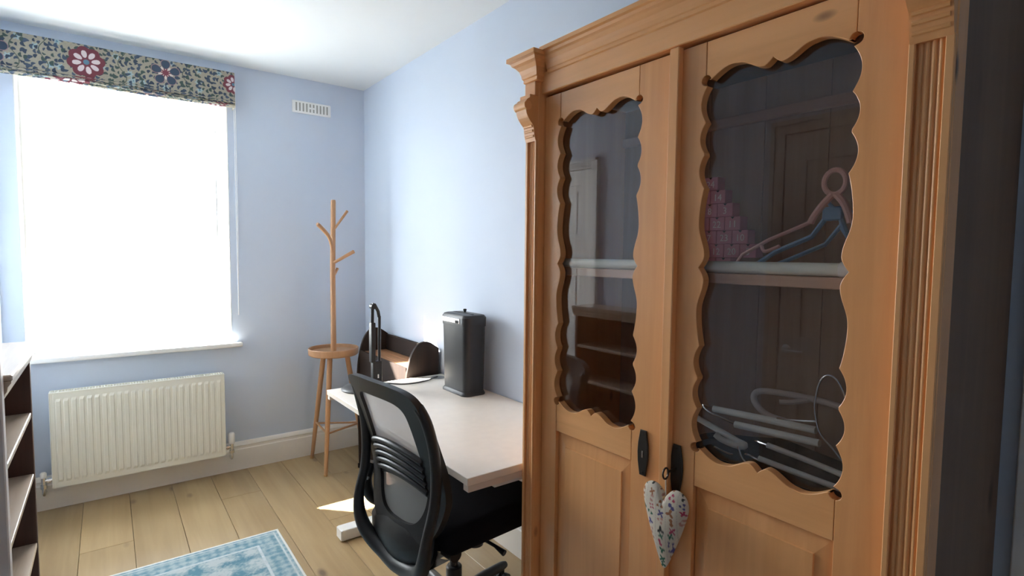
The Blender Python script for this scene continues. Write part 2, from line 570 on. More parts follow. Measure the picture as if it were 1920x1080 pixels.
# ------------------------------------------------------------------ doors and trim on the side walls
def wall_door(name, y0, y1, ztop, paint, framepaint, label, knob_y, rails):
    """door in the left wall, facing +X; y0..y1 is the leaf"""
    d = root(name, (XL, (y0 + y1) / 2, 0), label, 'door', kind='structure')
    fwid, ft = 0.065, 0.022
    g = G()
    g.box(XL, XL + ft, y0 - fwid, y0, 0, ztop + fwid, 0.004)
    g.box(XL, XL + ft, y1, y1 + fwid, 0, ztop + fwid, 0.004)
    g.box(XL, XL + ft, y0, y1, ztop, ztop + fwid, 0.004)
    g.box(XL + ft, XL + ft + 0.008, y0 - fwid, y0 - fwid + 0.02, 0, ztop + fwid, 0.002)
    g.box(XL + ft, XL + ft + 0.008, y1 + fwid - 0.02, y1 + fwid, 0, ztop + fwid, 0.002)
    g.box(XL + ft, XL + ft + 0.008, y0 - fwid, y1 + fwid, ztop + fwid - 0.02, ztop + fwid, 0.002)
    part('architrave', g, framepaint, d)
    a, b = y0 + 0.003, y1 - 0.003
    st = 0.10
    g = G()
    g.box(XL, XL + 0.014, a, a + st, 0.006, ztop - 0.003, 0.0015)
    g.box(XL, XL + 0.014, b - st, b, 0.006, ztop - 0.003, 0.0015)
    for (z0, z1) in rails:
        g.box(XL, XL + 0.014, a + st, b - st, z0, min(z1, ztop - 0.003), 0.0015)
    leaf = part('door_leaf', g, paint, d)
    for (r0, r1) in zip(rails[:-1], rails[1:]):
        part('door_panel', G().box(XL, XL + 0.005, a + st, b - st, r0[1], r1[0]).box(XL + 0.004, XL + 0.009, a + st + 0.04, b - st - 0.04, r0[1] + 0.04, r1[0] - 0.04, 0.002), paint, leaf)
    g = G()
    g.lathe([(0.022, 0), (0.022, 0.004), (0.018, 0.006)], (0, 0, 0), 20)
    hv = [(XL + 0.014 + z, knob_y + x, 0.955 + y) for x, y, z in g.v]
    h = G().add(hv, g.f, True)
    h.tube(spline([(XL + 0.016, knob_y, 0.955), (XL + 0.05, knob_y, 0.955), (XL + 0.062, knob_y - 0.015, 0.955), (XL + 0.062, knob_y - 0.10, 0.955)], 6), 0.008, 10)
    part('door_handle', h, 'chrome', leaf, 'chrome lever handle')
    return d


wall_door('door_1', 2.63, 3.42, 1.985, 'white_gloss', 'white_gloss', 'white panelled door with white architrave reflected in the wardrobe glass', 3.34,
          [(0.006, 0.18), (0.62, 0.70), (1.43, 1.51), (1.88, 1.985)])
wall_door('door_2', 0.57, 1.33, 1.985, 'brown_door_paint', 'brown_door_paint', 'brown panelled door reflected in the wardrobe glass above the key', 1.285,
          [(0.006, 0.18), (0.82, 1.02), (1.85, 1.985)])
struct('trim_2', G().box(XR - 0.022, XR - 0.0005, 0.165, 0.2455, 0, 2.1, 0.004), 'white_gloss', 'white architrave strip beside the wardrobe', 'architrave')
struct('trim_3', G().box(XL + 0.0005, -0.223, 1.862, 1.902, 0, 2.4, 0.003), 'shade_paint', 'grey white post at the near end of the bookcase', 'post')

# ------------------------------------------------------------------ roman blind
def vnoise(x, y, seed):
    """smooth value noise on arrays"""
    r = np.random.default_rng(seed).random((64, 64))
    xi, yi = np.floor(x).astype(int), np.floor(y).astype(int)
    fx, fy = x - xi, y - yi
    fx, fy = fx * fx * (3 - 2 * fx), fy * fy * (3 - 2 * fy)
    def at(a, b): return r[a % 64, b % 64]
    return (at(xi, yi) * (1 - fx) + at(xi + 1, yi) * fx) * (1 - fy) + (at(xi, yi + 1) * (1 - fx) + at(xi + 1, yi + 1) * fx) * fy


def grid_obj(name, P, colr, mat, parent=None, label=None, smooth=True):
    """P: (n, m, 3) array of points, colr: (n, m, 3) colours"""
    n, m_ = P.shape[:2]
    idx = np.arange(n * m_).reshape(n, m_)
    q = np.stack([idx[:-1, :-1], idx[1:, :-1], idx[1:, 1:], idx[:-1, 1:]], -1).reshape(-1, 4)
    me = bpy.data.meshes.new(name)
    base = BASE[parent.name] if parent else (0, 0, 0)
    me.from_pydata((P.reshape(-1, 3) - np.array(base)).tolist(), [], q.tolist())
    at = me.color_attributes.new('print', 'FLOAT_COLOR', 'POINT')
    c4 = np.ones((n * m_, 4), np.float32); c4[:, :3] = colr.reshape(-1, 3)
    at.data.foreach_set('color', c4.ravel())
    me.polygons.foreach_set('use_smooth', [smooth] * len(me.polygons))
    me.materials.append(MAT[mat])
    o = bpy.data.objects.new(name, me)
    COL.objects.link(o)
    if parent:
        o.parent = parent; BASE[o.name] = base
    if label: o['label'] = label
    return o


BEIGE = np.array((0.31, 0.285, 0.23)); NAVY = np.array((0.05, 0.07, 0.105)); RED = np.array((0.145, 0.045, 0.06))
TEAL = np.array((0.10, 0.20, 0.27)); CREAM = np.array((0.58, 0.51, 0.52)); PINK = np.array((0.62, 0.40, 0.42))


def blind_print(X, Z):
    c = np.broadcast_to(BEIGE, X.shape + (3,)).copy()
    c *= (0.93 + 0.14 * vnoise(X * 300, Z * 300, 3))[..., None]
    def paint(mask, col):
        c[mask] = col
    rs = np.random.default_rng(5)
    # soft blue blossoms
    for i in range(26):
        cx, cz = rs.uniform(-0.42, 0.68), rs.uniform(2.27, 2.49)
        d = np.hypot(X - cx, Z - cz); a = np.arctan2(Z - cz, X - cx)
        paint(d < 0.014 + 0.004 * np.cos(6 * a), np.array((0.30, 0.38, 0.40)))
        paint(d < 0.005, TEAL)
    # leaves: paired dark comma shapes on a jittered grid
    for ix in range(46):
        for iz in range(9):
            cx = -0.42 + 0.024 * ix + rs.uniform(-0.009, 0.009) + (0.012 if iz % 2 else 0)
            cz = 2.268 + 0.0255 * iz + rs.uniform(-0.009, 0.009)
            an = rs.uniform(0, math.pi); L = rs.uniform(0.008, 0.0145); W = L * rs.uniform(0.5, 0.75)
            u = (X - cx) * math.cos(an) + (Z - cz) * math.sin(an)
            v = -(X - cx) * math.sin(an) + (Z - cz) * math.cos(an)
            v2 = v + u * u * 45
            mk = (u / L) ** 2 + (v2 / W) ** 2 < 1
            paint(mk, NAVY * rs.uniform(0.8, 1.3) if rs.random() < 0.7 else np.array((0.06, 0.09, 0.085)))
    # vines
    for vx in (-0.335, -0.225, 0.10, 0.40):
        w = np.abs(X - vx - 0.018 * np.sin((Z - 2.3) * 42))
        paint((w < 0.0022), np.array((0.09, 0.11, 0.09)))
    def petals(cx, cz, n, r0, r1, wid, col, rot=0.0):
        for k in range(n):
            an = rot + 2 * math.pi * k / n
            mx_, mz_ = cx + math.cos(an) * (r0 + r1) / 2, cz + math.sin(an) * (r0 + r1) / 2
            u = (X - mx_) * math.cos(an) + (Z - mz_) * math.sin(an)
            v = -(X - mx_) * math.sin(an) + (Z - mz_) * math.cos(an)
            paint((u / ((r1 - r0) / 2)) ** 2 + (v / (wid * (1 + 7 * u))) ** 2 < 1, col)
    # big red rosette with cream petals
    def rosette(cx, cz, s=1.0):
        d = np.hypot(X - cx, Z - cz) / s; a = np.arctan2(Z - cz, X - cx)
        paint(d < 0.070 + 0.012 * np.abs(np.cos(4 * (a - 0.2))), RED * 1.1)
        petals(cx, cz, 8, 0.022 * s, 0.060 * s, 0.0115 * s, CREAM, 0.2)
        paint(d < 0.013, TEAL)
    rosette(-0.053, 2.387)
    for cx, cz in ((0.300, 2.405), (-0.425, 2.384)):
        d = np.hypot(X - cx, Z - cz); a = np.arctan2(Z - cz, X - cx)
        paint(d < 0.050 + 0.014 * np.cos(5 * (a - 0.3)), np.array((0.55, 0.50, 0.44)))
        petals(cx, cz, 5, 0.020, 0.072, 0.0235, PINK * 0.5, 0.3)
        petals(cx, cz, 5, 0.022, 0.069, 0.0205, NAVY * 1.1, 0.3)
        paint(d < 0.020 + 0.006 * np.cos(10 * a), RED * 1.25)
    rosette(0.645, 2.405, 0.7)
    return c


bl = root('roman_blind', (0.13, 3.70, 2.275), 'roman blind in beige floral fabric gathered above the window', 'blind')
nx, nz = 690, 110
xs = np.linspace(-0.405, 0.652, nx); zs = np.linspace(2.305, 2.476, nz)
X, Z = np.meshgrid(xs, zs, indexing='ij')
Yg = 3.682 + 0.003 * np.sin(X * 9) + 0.010 * ((Z - 2.305) / 0.17 - 0.5) ** 2
grid_obj('fabric_front', np.stack([X, Yg, Z], -1), blind_print(X, Z), 'blind_print', bl)
for i, (z0, z1, yo) in enumerate([(2.296, 2.309, 3.672), (2.286, 2.300, 3.680), (2.276, 2.290, 3.676), (2.268, 2.280, 3.686)]):
    tt = np.linspace(0, 1, 12)
    X, T = np.meshgrid(xs, tt, indexing='ij')
    sag = 0.003 * np.sin(X * 7 + i)
    ang = (T - 0.5) * math.pi * 1.2
    Y2 = yo + 0.012 - 0.012 * np.cos(ang)
    Z2 = (z0 + z1) / 2 + (z1 - z0) / 2 * np.sin(ang) / math.sin(0.6 * math.pi) + sag
    grid_obj('fabric_fold', np.stack([X, Y2, Z2], -1), blind_print(X + 0.03 * i, z0 - 0.0 + T * 0.05 + 0.03 * i), 'blind_print', bl)
g = G()
g.box(-0.405, 0.648, 3.70, 3.778, 2.44, 2.474)
part('headrail', g, 'cord_white', bl)
xs2 = np.linspace(3.682, 3.778, 40); zs2 = np.linspace(2.27, 2.476, 80)
Y3, Z3 = np.meshgrid(xs2, zs2, indexing='ij')
grid_obj('fabric_return', np.stack([np.full_like(Y3, 0.652), Y3, Z3], -1), blind_print(Y3 - 3.0, Z3), 'blind_print', bl)
g = G()
g.tube([(0.660, 3.765, 2.44), (0.660, 3.765, 1.6), (0.662, 3.765, 1.0)], 0.0018, 6)
g.tube([(0.668, 3.765, 2.44), (0.668, 3.765, 1.6), (0.662, 3.765, 1.0)], 0.0018, 6)
part('pull_cord', g, 'cord_white', bl, 'thin white pull cord')

# ------------------------------------------------------------------ wall vent
ve = root('wall_vent', (1.134, YB, 2.325), 'white slotted ventilation grille high on the blue wall', 'vent')
VX0, VX1, VZ0, VZ1 = 1.008, 1.262, 2.322, 2.402
part('cover', G().box(VX0, VX1, YB - 0.012, YB - 0.0005, VZ0, VZ1, 0.005), 'vent_white', ve)
for i in range(10):
    cx = VX0 + 0.026 + i * (VX1 - VX0 - 0.052) / 9
    if i in (4, 5):
        for zz in ((VZ0 + 0.013, VZ0 + 0.034), (VZ1 - 0.034, VZ1 - 0.013)):
            part('slot', G().box(cx - 0.005, cx + 0.005, YB - 0.0128, YB - 0.010, *zz), 'vent_slot', ve)
    else:
        part('slot', G().box(cx - 0.005, cx + 0.005, YB - 0.0128, YB - 0.010, VZ0 + 0.013, VZ1 - 0.013), 'vent_slot', ve)

# ------------------------------------------------------------------ radiator
ra = root('radiator', (0.148, 3.70, 0.146), 'cream ribbed panel radiator on the wall under the window', 'radiator')
RX0, RX1, RZ0, RZ1, RYF = -0.258, 0.553, 0.146, 0.648, 3.662
g = G()
nr = 24
w = (RX1 - RX0 - 0.03) / nr
prof = [RX0]
pts = []
zl = [RZ0, RZ0 + 0.028, RZ0 + 0.042, RZ1 - 0.042, RZ1 - 0.028, RZ1]
amp = [0, 0, 1, 1, 0, 0]
cols = []
for i in range(nr):
    b = RX0 + 0.015 + i * w
    cols += [(b, 0), (b + w * 0.18, 0), (b + w * 0.32, 1), (b + w * 0.78, 1), (b + w * 0.92, 0)]
cols = [(RX0, 0)] + cols + [(RX1, 0)]
v, f = [], []
for (x, a) in cols:
    for z, q in zip(zl, amp):
        v.append((x, RYF - 0.0065 * (a * q) + (0.004 if x in (RX0, RX1) else 0), z))
nzl = len(zl)
for i in range(len(cols) - 1):
    for j in range(nzl - 1):
        f.append((i * nzl + j, (i + 1) * nzl + j, (i + 1) * nzl + j + 1, i * nzl + j + 1))
g.add(v, f, False)
part('front_panel', g, 'radiator_enamel', ra)
part('back_panel', G().box(RX0, RX1, 3.715, 3.727, RZ0, RZ1, 0.003).box(RX0, RX1, RYF + 0.001, RYF + 0.010, RZ0, RZ1, 0.0), 'radiator_enamel', ra)
part('side_cover', G().box(RX0 - 0.004, RX0, RYF - 0.002, 3.728, RZ0 + 0.01, RZ1 + 0.006, 0.0015), 'radiator_enamel', ra)
part('side_cover', G().box(RX1, RX1 + 0.004, RYF - 0.002, 3.728, RZ0 + 0.01, RZ1 + 0.006, 0.0015), 'radiator_enamel', ra)
g = G()
g.box(RX0, RX1, RYF - 0.001, RYF + 0.006, RZ1, RZ1 + 0.007, 0.001)
g.box(RX0, RX1, 3.720, 3.727, RZ1, RZ1 + 0.007, 0.001)
n = 62
for i in range(n):
    cx = RX0 + 0.008 + i * (RX1 - RX0 - 0.016) / (n - 1)
    g.box(cx - 0.0025, cx + 0.0025, RYF + 0.006, 3.720, RZ1, RZ1 + 0.005)
part('top_grille', g, 'radiator_enamel', ra)
for sx, ex in ((1, RX1), (-1, RX0)):
    g = G()
    cx = ex + sx * 0.040
    yv = 3.690
    g.tube([(ex - sx * 0.004, yv, 0.185), (cx, yv, 0.185)], 0.009, 12)
    g.tube([(ex + sx * 0.010, yv, 0.185), (ex + sx * 0.024, yv, 0.185)], 0.014, 8, smooth=False)
    g.tube([(cx, yv, 0.205), (cx, yv, 0.150)], 0.011, 12)
    g.tube([(cx, yv, 0.166), (cx, yv, 0.146)], 0.015, 8, smooth=False)
    g.tube(spline([(cx, yv, 0.150), (cx, yv, 0.118), (cx, yv + 0.02, 0.105), (cx, 3.763, 0.105)], 6), 0.0075, 10)
    vb = part('valve', g, 'chrome', ra, 'chrome valve')
    if sx == 1:
        part('valve_head', G().lathe([(0.013, 0.205), (0.018, 0.212), (0.018, 0.262), (0.016, 0.270), (0.012, 0.274)], (cx, yv, 0), 14), 'vent_white', vb, 'white valve head')
    else:
        part('valve_cap', G().lathe([(0.012, 0.203), (0.014, 0.208), (0.014, 0.226), (0.010, 0.232)], (cx, yv, 0), 14), 'vent_white', vb, 'white valve cap')
for hx in (RX0 + 0.12, RX1 - 0.12):
    part('wall_bracket', G().box(hx - 0.015, hx + 0.015, 3.726, YB - 0.001, 0.30, 0.60), 'desk_steel', ra)

# ------------------------------------------------------------------ rug
xs = np.arange(-0.13, 0.6561, 0.004); ys = np.arange(1.10, 2.8181, 0.004)
X, Y = np.meshgrid(xs, ys, indexing='ij')
dedge = np.minimum(np.minimum(X - xs[0], xs[-1] - X), np.minimum(Y - ys[0], ys[-1] - Y))
n1 = 0.3 * vnoise(X * 26, Y * 26, 21) + 0.35 * vnoise(X * 75, Y * 75, 22) + 0.35 * vnoise(X * 170, Y * 170, 23)
mot = 0.5 + 0.25 * np.sin(X * 46 + 2 * vnoise(X * 9, Y * 9, 31)) + 0.25 * np.sin(Y * 46 + 2 * vnoise(X * 9, Y * 9, 32))
motb = 0.5 + 0.5 * np.sin((X + Y) * 80) * np.sin((X - Y) * 80)
fld = np.clip((0.6 * n1 + 0.4 * mot - 0.36) * 3.4, 0, 1)
brd = np.clip((0.65 * n1 + 0.35 * motb - 0.34) * 2.8, 0, 1)
A_, B_ = np.array((0.42, 0.47, 0.48)), np.array((0.10, 0.22, 0.28))
c = A_ + (B_ - A_) * fld[..., None]
mb = (dedge < 0.115)
c2 = np.array((0.34, 0.42, 0.45)) + (np.array((0.13, 0.25, 0.31)) - np.array((0.34, 0.42, 0.45))) * brd[..., None]
c[mb] = c2[mb]
line = ((dedge > 0.115) & (dedge < 0.128)) | ((dedge > 0.028) & (dedge < 0.036))
c[line] = np.array((0.52, 0.58, 0.60)) * (0.7 + 0.4 * n1[line])[:, None]
c[dedge < 0.014] = np.array((0.66, 0.66, 0.63))
Zr = 0.011 - 0.010 * np.clip(1 - dedge / 0.004, 0, 1) + 0.0006 * vnoise(X * 240, Y * 240, 24)
rug = root('rug', (0.263, 1.96, 0), 'faded blue and grey oriental rug on the oak floor', 'rug')
grid_obj('pile', np.stack([X, Y, Zr], -1), c, 'rug_print', rug)

# ------------------------------------------------------------------ coat stand
CX, CY = 1.172, 3.50
cs = root('coat_stand', (CX, CY, 0), 'oak coat stand with tree-like pegs and a round tray on three legs', 'coat stand')
part('tray', G().lathe([(0.0, 0.735), (0.148, 0.735), (0.156, 0.742), (0.158, 0.778), (0.155, 0.782), (0.148, 0.780), (0.145, 0.760), (0.0, 0.759)], (CX, CY, 0), 48), 'oak_turned', cs)
pole = part('pole', G().tube([(CX, CY, 0.758), (CX, CY, 1.3), (CX + 0.008, CY, 1.725), (CX + 0.008, CY, 1.738)], [0.0175, 0.0165, 0.0155, 0.013], 18), 'oak_turned', cs)
for pts, r in (([(CX + 0.006, CY - 0.008, 1.545), (1.262, 3.47, 1.672)], 0.0085),
               ([(CX - 0.004, CY - 0.01, 1.41), (1.130, 3.44, 1.50), (1.040, 3.38, 1.575)], 0.0115),
               ([(CX + 0.004, CY - 0.012, 1.335), (1.286, 3.42, 1.41)], 0.0115),
               ([(CX + 0.004, CY + 0.01, 1.235), (1.208, 3.51, 1.30)], 0.009)):
    q = spline(pts, 6) if len(pts) > 2 else [Vector(pts[0]).lerp(Vector(pts[1]), t) for t in (0, 0.5, 0.9, 0.97, 1)]
    n = len(q)
    rr = [r * (0.85 + 0.3 * i / (n - 1)) for i in range(n)]
    rr[-1] *= 0.7
    part('peg', G().tube(q, rr, 12), 'oak_turned', pole)
feet = [(1.084, 3.700), (1.062, 3.345), (1.372, 3.487)]
mid = []
for (fx, fy) in feet:
    top = Vector((CX + (fx - CX) * 0.42, CY + (fy - CY) * 0.42, 0.742))
    bot = Vector((fx, fy, 0.008))
    q = [top.lerp(bot, t) for t in (0, 0.4, 0.8, 1)]
    l_ = part('leg', G().tube(q, [0.0165, 0.0165, 0.0135, 0.0115], 14), 'oak_turned', cs)
    part('foot_cap', G().lathe([(0.011, 0.0), (0.0125, 0.002), (0.0125, 0.012), (0.011, 0.013)], (fx, fy, 0), 14), 'wood_bead', l_)
    mid.append(top.lerp(bot, 0.66))
cen = sum(mid, Vector()) / 3
for k in range(3):
    part('stretcher', G().tube([mid[k], Vector(mid[(k + 1) % 3]) + Vector((0, 0, -0.004 * k))], 0.0065, 10), 'oak_turned', cs)

# ------------------------------------------------------------------ dark round-ended cabinet behind the desk end
bc = root('book_trough', (1.385, 3.01, 0), 'dark stained book trough with rounded ends behind the desk', 'shelf unit')
endp = [(1.283, 0.03), (1.272, 0.60), (1.280, 0.70), (1.297, 0.79), (1.320, 0.855), (1.352, 0.897), (1.385, 0.912), (1.420, 0.910), (1.450, 0.893), (1.482, 0.870), (1.482, 0.03)]
endp = [tuple(q[:2]) for q in [(a.x, a.y) for a in spline([(x, z, 0) for x, z in endp[1:-1]], 4)]]
endp = [(1.283, 0.03)] + endp + [(1.482, 0.03)]
for y0 in (2.658, 3.345):
    e_ = part('end_panel', G().prism(endp, 1, y0, y0 + 0.018), 'dark_stain', bc)
    part('foot', G().box(1.275, 1.32, y0, y0 + 0.018, 0, 0.03, 0.003), 'dark_stain', e_)
    part('foot', G().box(1.44, 1.482, y0, y0 + 0.018, 0, 0.03, 0.003), 'dark_stain', e_)
part('front_panel', G().box(1.288, 1.300, 2.676, 3.345, 0.04, 0.775), 'dark_stain', bc)
part('back_board', G().prism([(1.470, 0.04), (1.482, 0.04), (1.482, 0.862), (1.478, 0.868), (1.470, 0.862)], 1, 2.676, 3.345), 'dark_stain', bc)
for i, (a, b) in enumerate(((1.300, 1.354), (1.356, 1.412), (1.414, 1.470))):
    part('tray_board', G().box(a, b, 2.676, 3.345, 0.752, 0.766, 0.0015), 'tray_boards', bc)

# ------------------------------------------------------------------ desk
dk = root('desk', (1.17, 2.0, 0), 'white laminate desk with cantilever steel legs under the black shredder', 'desk')
DX0, DX1, DY0, DY1, DZ = 0.85, 1.496, 1.347, 2.646, 0.725
part('desktop', G().box(DX0, DX1, DY0, DY1, DZ - 0.024, DZ, 0.0015), 'desk_laminate', dk)
for cb in (DY0 + 0.003, DY1 - 0.031):
    part('cross_bar', G().box(DX0 + 0.004, DX1 - 0.03, cb, cb + 0.028, DZ - 0.046, DZ - 0.0245, 0.001), 'desk_edge', dk)
for fy in (1.343, 2.50):
    lg = part('leg', G().box(1.33, 1.40, fy + 0.02, fy + 0.07, 0.05, DZ - 0.025, 0.003), 'desk_steel', dk)
    part('foot', G().box(0.872, 1.470, fy + 0.01, fy + 0.08, 0.006, 0.058, 0.003), 'desk_steel', lg)
    part('top_arm', G().box(0.96, 1.47, fy + 0.02, fy + 0.07, DZ - 0.062, DZ - 0.0245, 0.002), 'desk_steel', lg)
    part('end_cap', G().box(0.868, 0.872, fy + 0.012, fy + 0.078, 0.008, 0.056, 0.001), 'vent_white', lg)
part('modesty_panel', G().box(1.415, 1.430, 1.49, 2.52, 0.34, 0.665, 0.001), 'desk_edge', dk)
part('screw', G().lathe([(0.006, 0), (0.006, 0.012)], (0.88, 2.42, DZ - 0.037), 12), 'vent_white', dk)
part('cable_grommet', G().lathe([(0.0, 0.0), (0.040, 0.0), (0.040, 0.0006), (0.034, 0.001), (0.0, 0.0008)], (1.432, 2.575, DZ), 28), 'grey_rubber', dk, 'grey round cable grommet')

# ------------------------------------------------------------------ desk lamp
LX, LY = 1.010, 2.562
dl = root('desk_lamp', (LX, LY, DZ), 'black folded desk lamp with a round base on the desk', 'lamp')
part('base', G().lathe([(0.0, 0.0004), (0.110, 0.0004), (0.112, 0.006), (0.104, 0.014), (0.060, 0.022), (0.0, 0.024)], (LX, LY, DZ), 40), 'black_plastic', dl)
sx_, sy_ = 1.072, 2.555
g = G()
g.box(sx_ - 0.026, sx_ + 0.022, sy_ - 0.016, sy_ + 0.016, DZ + 0.012, DZ + 0.135, 0.004)
part('stem_housing', g, 'black_plastic', dl)
part('stem', G().tube([(sx_ + 0.013, sy_, DZ + 0.12), (sx_ + 0.015, sy_, DZ + 0.36)], 0.0075, 10), 'black_plastic', dl)
part('stem', G().tube([(sx_ + 0.013, sy_ + 0.0, DZ + 0.355), (sx_ + 0.008, sy_, DZ + 0.385), (sx_ - 0.010, sy_, DZ + 0.418), (sx_ - 0.022, sy_, DZ + 0.420)], 0.0085, 10), 'black_plastic', dl)
part('hinge', G().tube([(sx_ - 0.020, sy_ - 0.016, DZ + 0.410), (sx_ - 0.020, sy_ + 0.016, DZ + 0.410)], 0.013, 16), 'black_plastic', dl)
part('lamp_head', G().box(sx_ - 0.034, sx_ - 0.012, sy_ - 0.018, sy_ + 0.018, DZ + 0.13, DZ + 0.33, 0.004), 'black_plastic', dl)
part('head_arm', G().tube([(sx_ - 0.023, sy_, DZ + 0.32), (sx_ - 0.021, sy_, DZ + 0.41)], 0.0085, 10), 'black_plastic', dl)
part('switch', G().box(sx_ - 0.004, sx_ + 0.004, sy_ - 0.0185, sy_ - 0.016, DZ + 0.05, DZ + 0.07, 0.001), 'chrome', dl)
part('power_cable', G().tube(spline([(1.115, 2.575, DZ + 0.010), (1.16, 2.57, DZ + 0.004), (1.20, 2.53, DZ + 0.004), (1.26, 2.515, DZ + 0.004), (1.34, 2.53, DZ + 0.004), (1.40, 2.565, DZ + 0.0045), (1.428, 2.575, DZ + 0.0052)], 8), 0.0032, 8), 'black_plastic', dl)

# ------------------------------------------------------------------ shredder
sh = root('paper_shredder', (1.392, 2.245, DZ), 'black paper shredder standing upright on the desk', 'shredder')
SX0, SX1, SY0, SY1 = 1.326, 1.456, 2.128, 2.362
def rrect(x0, x1, y0, y1, r, n=5):
    out = []
    for (cx, cy, a0) in ((x1 - r, y1 - r, 0), (x0 + r, y1 - r, 90), (x0 + r, y0 + r, 180), (x1 - r, y0 + r, 270)):
        for k in range(n + 1):
            a = R(a0 + 90 * k / n)
            out.append((cx + r * math.cos(a), cy + r * math.sin(a)))
    return out
def loft(sections, smooth=True):
    v, f = [], []
    n = len(sections[0][0])
    for poly, z in sections:
        v += [(x, y, z) for x, y in poly]
    for i in range(len(sections) - 1):
        for k in range(n):
            l = (k + 1) % n
            f.append((i * n + k, i * n + l, (i + 1) * n + l, (i + 1) * n + k))
    f.append(tuple(range(n - 1, -1, -1)))
    f.append(tuple((len(sections) - 1) * n + k for k in range(n)))
    return G().add(v, f, smooth)
part('bin', loft([(rrect(SX0 + 0.008, SX1 - 0.006, SY0 + 0.010, SY1 - 0.008, 0.03), DZ + 0.014),
                  (rrect(SX0 + 0.002, SX1 - 0.002, SY0 + 0.003, SY1 - 0.002, 0.032), DZ + 0.335)]), 'shredder_body', sh)
part('foot_rim', loft([(rrect(SX0, SX1, SY0 + 0.002, SY1, 0.034), DZ + 0.0004), (rrect(SX0, SX1, SY0 + 0.002, SY1, 0.034), DZ + 0.008), (rrect(SX0 + 0.007, SX1 - 0.005, SY0 + 0.009, SY1 - 0.007, 0.03), DZ + 0.018)]), 'black_plastic', sh)
hd = part('head', loft([(rrect(SX0, SX1, SY0, SY1, 0.032), DZ + 0.330), (rrect(SX0 - 0.002, SX1 + 0.002, SY0 - 0.002, SY1 + 0.002, 0.034), DZ + 0.372),
                        (rrect(SX0 + 0.006, SX1 - 0.006, SY0 + 0.006, SY1 - 0.006, 0.03), DZ + 0.384), (rrect(SX0 + 0.018, SX1 - 0.018, SY0 + 0.018, SY1 - 0.018, 0.02), DZ + 0.387)]), 'black_plastic', sh)
part('feed_slot', G().box(1.382, 1.392, SY0 + 0.03, SY1 - 0.03, DZ + 0.3865, DZ + 0.3885), 'slot_dark', hd)
part('silver_band', G().box(SX0 - 0.0045, SX0 + 0.004, SY0 + 0.045, SY1 - 0.024, DZ + 0.344, DZ + 0.370, 0.003), 'shredder_silver', hd, 'silver front band')
part('label_window', G().box(SX0 - 0.0055, SX0 + 0.0, SY0 + 0.052, SY0 + 0.085, DZ + 0.346, DZ + 0.360, 0.001), 'slot_dark', hd)
part('switch', G().lathe([(0.006, 0.386), (0.006, 0.394), (0.0085, 0.395), (0.0085, 0.402), (0.006, 0.404)], (1.412, 2.27, DZ), 14), 'slot_dark', hd)

# ------------------------------------------------------------------ office chair (local axes: +X is the front)
OC = (1.02, 1.71, 0)
oc = root('office_chair', OC, 'black office chair with grey mesh back tucked under the desk', 'chair')
BASE['office_chair'] = (0, 0, 0)
oc.rotation_euler = (0, 0, R(6))
ZB = [0.29, 0.35, 0.42, 0.50, 0.60, 0.71, 0.85, 0.90, 0.98]
XB = [-0.235, -0.252, -0.248, -0.236, -0.222, -0.243, -0.288, -0.307, -0.343]
zz_ = np.linspace(0.29, 0.98, 60)
xsm = np.interp(zz_, ZB, XB)
ker = np.ones(7) / 7
xsm = np.convolve(np.pad(xsm, 3, 'edge'), ker, 'valid')
def xb(z): return float(np.interp(z, zz_, xsm))
# frame loop: half width at height
out = [(0.00, 0.985), (0.10, 0.983), (0.175, 0.972), (0.212, 0.945), (0.222, 0.89), (0.228, 0.78), (0.235, 0.66), (0.228, 0.58), (0.200, 0.50), (0.150, 0.452), (0.08, 0.435), (0.0, 0.432)]
loop = out + [(-a, z) for a, z in out[-2:0:-1]]
lp = spline([(a, z, 0) for a, z in loop], 5, True)
inn = [(q.x * 0.67, 0.71 + (q.y - 0.71) * 0.80) for q in lp]
g = G()
n = len(lp)
v, f = [], []
for q, i_ in zip(lp, inn):
    cur = 0.030 * (q.x / 0.23) ** 2
    cui = 0.030 * (i_[0] / 0.23) ** 2
    a, z = q.x, q.y
    v += [(xb(z) + cur - 0.012, a, z), (xb(z) + cur + 0.014, a, z), (xb(i_[1]) + cui + 0.012, i_[0], i_[1]), (xb(i_[1]) + cui - 0.010, i_[0], i_[1])]
for i in range(n):
    j = (i + 1) % n
    for k in range(4):
        l = (k + 1) % 4
        f.append((i * 4 + k, j * 4 + k, j * 4 + l, i * 4 + l))
g.add(v, f, True)
back = part('backrest_frame', g, 'black_plastic', oc)
# mesh
g = G()
v, f = [], []
rings = 8
for s in range(rings + 1):
    t = s / rings
    for (a, z) in inn:
        a2, z2 = a * t * 1.03, 0.71 + (z - 0.71) * t * 1.02
        v.append((xb(z2) + 0.030 * (a2 / 0.23) ** 2 + 0.002, a2, z2))
for s in range(rings):
    for i in range(n):
        j = (i + 1) % n
        f.append((s * n + i, s * n + j, (s + 1) * n + j, (s + 1) * n + i))
g.add(v, f, True)
part('backrest_mesh', g, 'chair_mesh', back, 'grey mesh')
for k in range(5):
    zc = 0.645 + k * 0.026
    pts = []
    for a in np.linspace(-0.157, 0.157, 15):
        z2 = zc - 0.028 * (a / 0.157) ** 2 + 0.006
        pts.append((xb(z2) + 0.030 * (a / 0.23) ** 2 - 0.010, a, z2))
    part('lumbar_rib', G().tube(pts, [0.0105] * 15, 10, flat=1.0), 'black_plastic', back)
g = G()
v, f = [], []
ar = np.linspace(-0.157, 0.157, 15); zr = np.linspace(0.625, 0.765, 6)
for zc in zr:
    for a in ar:
        z2 = zc - 0.028 * (a / 0.157) ** 2
        v.append((xb(z2) + 0.030 * (a / 0.23) ** 2 - 0.003, a, z2))
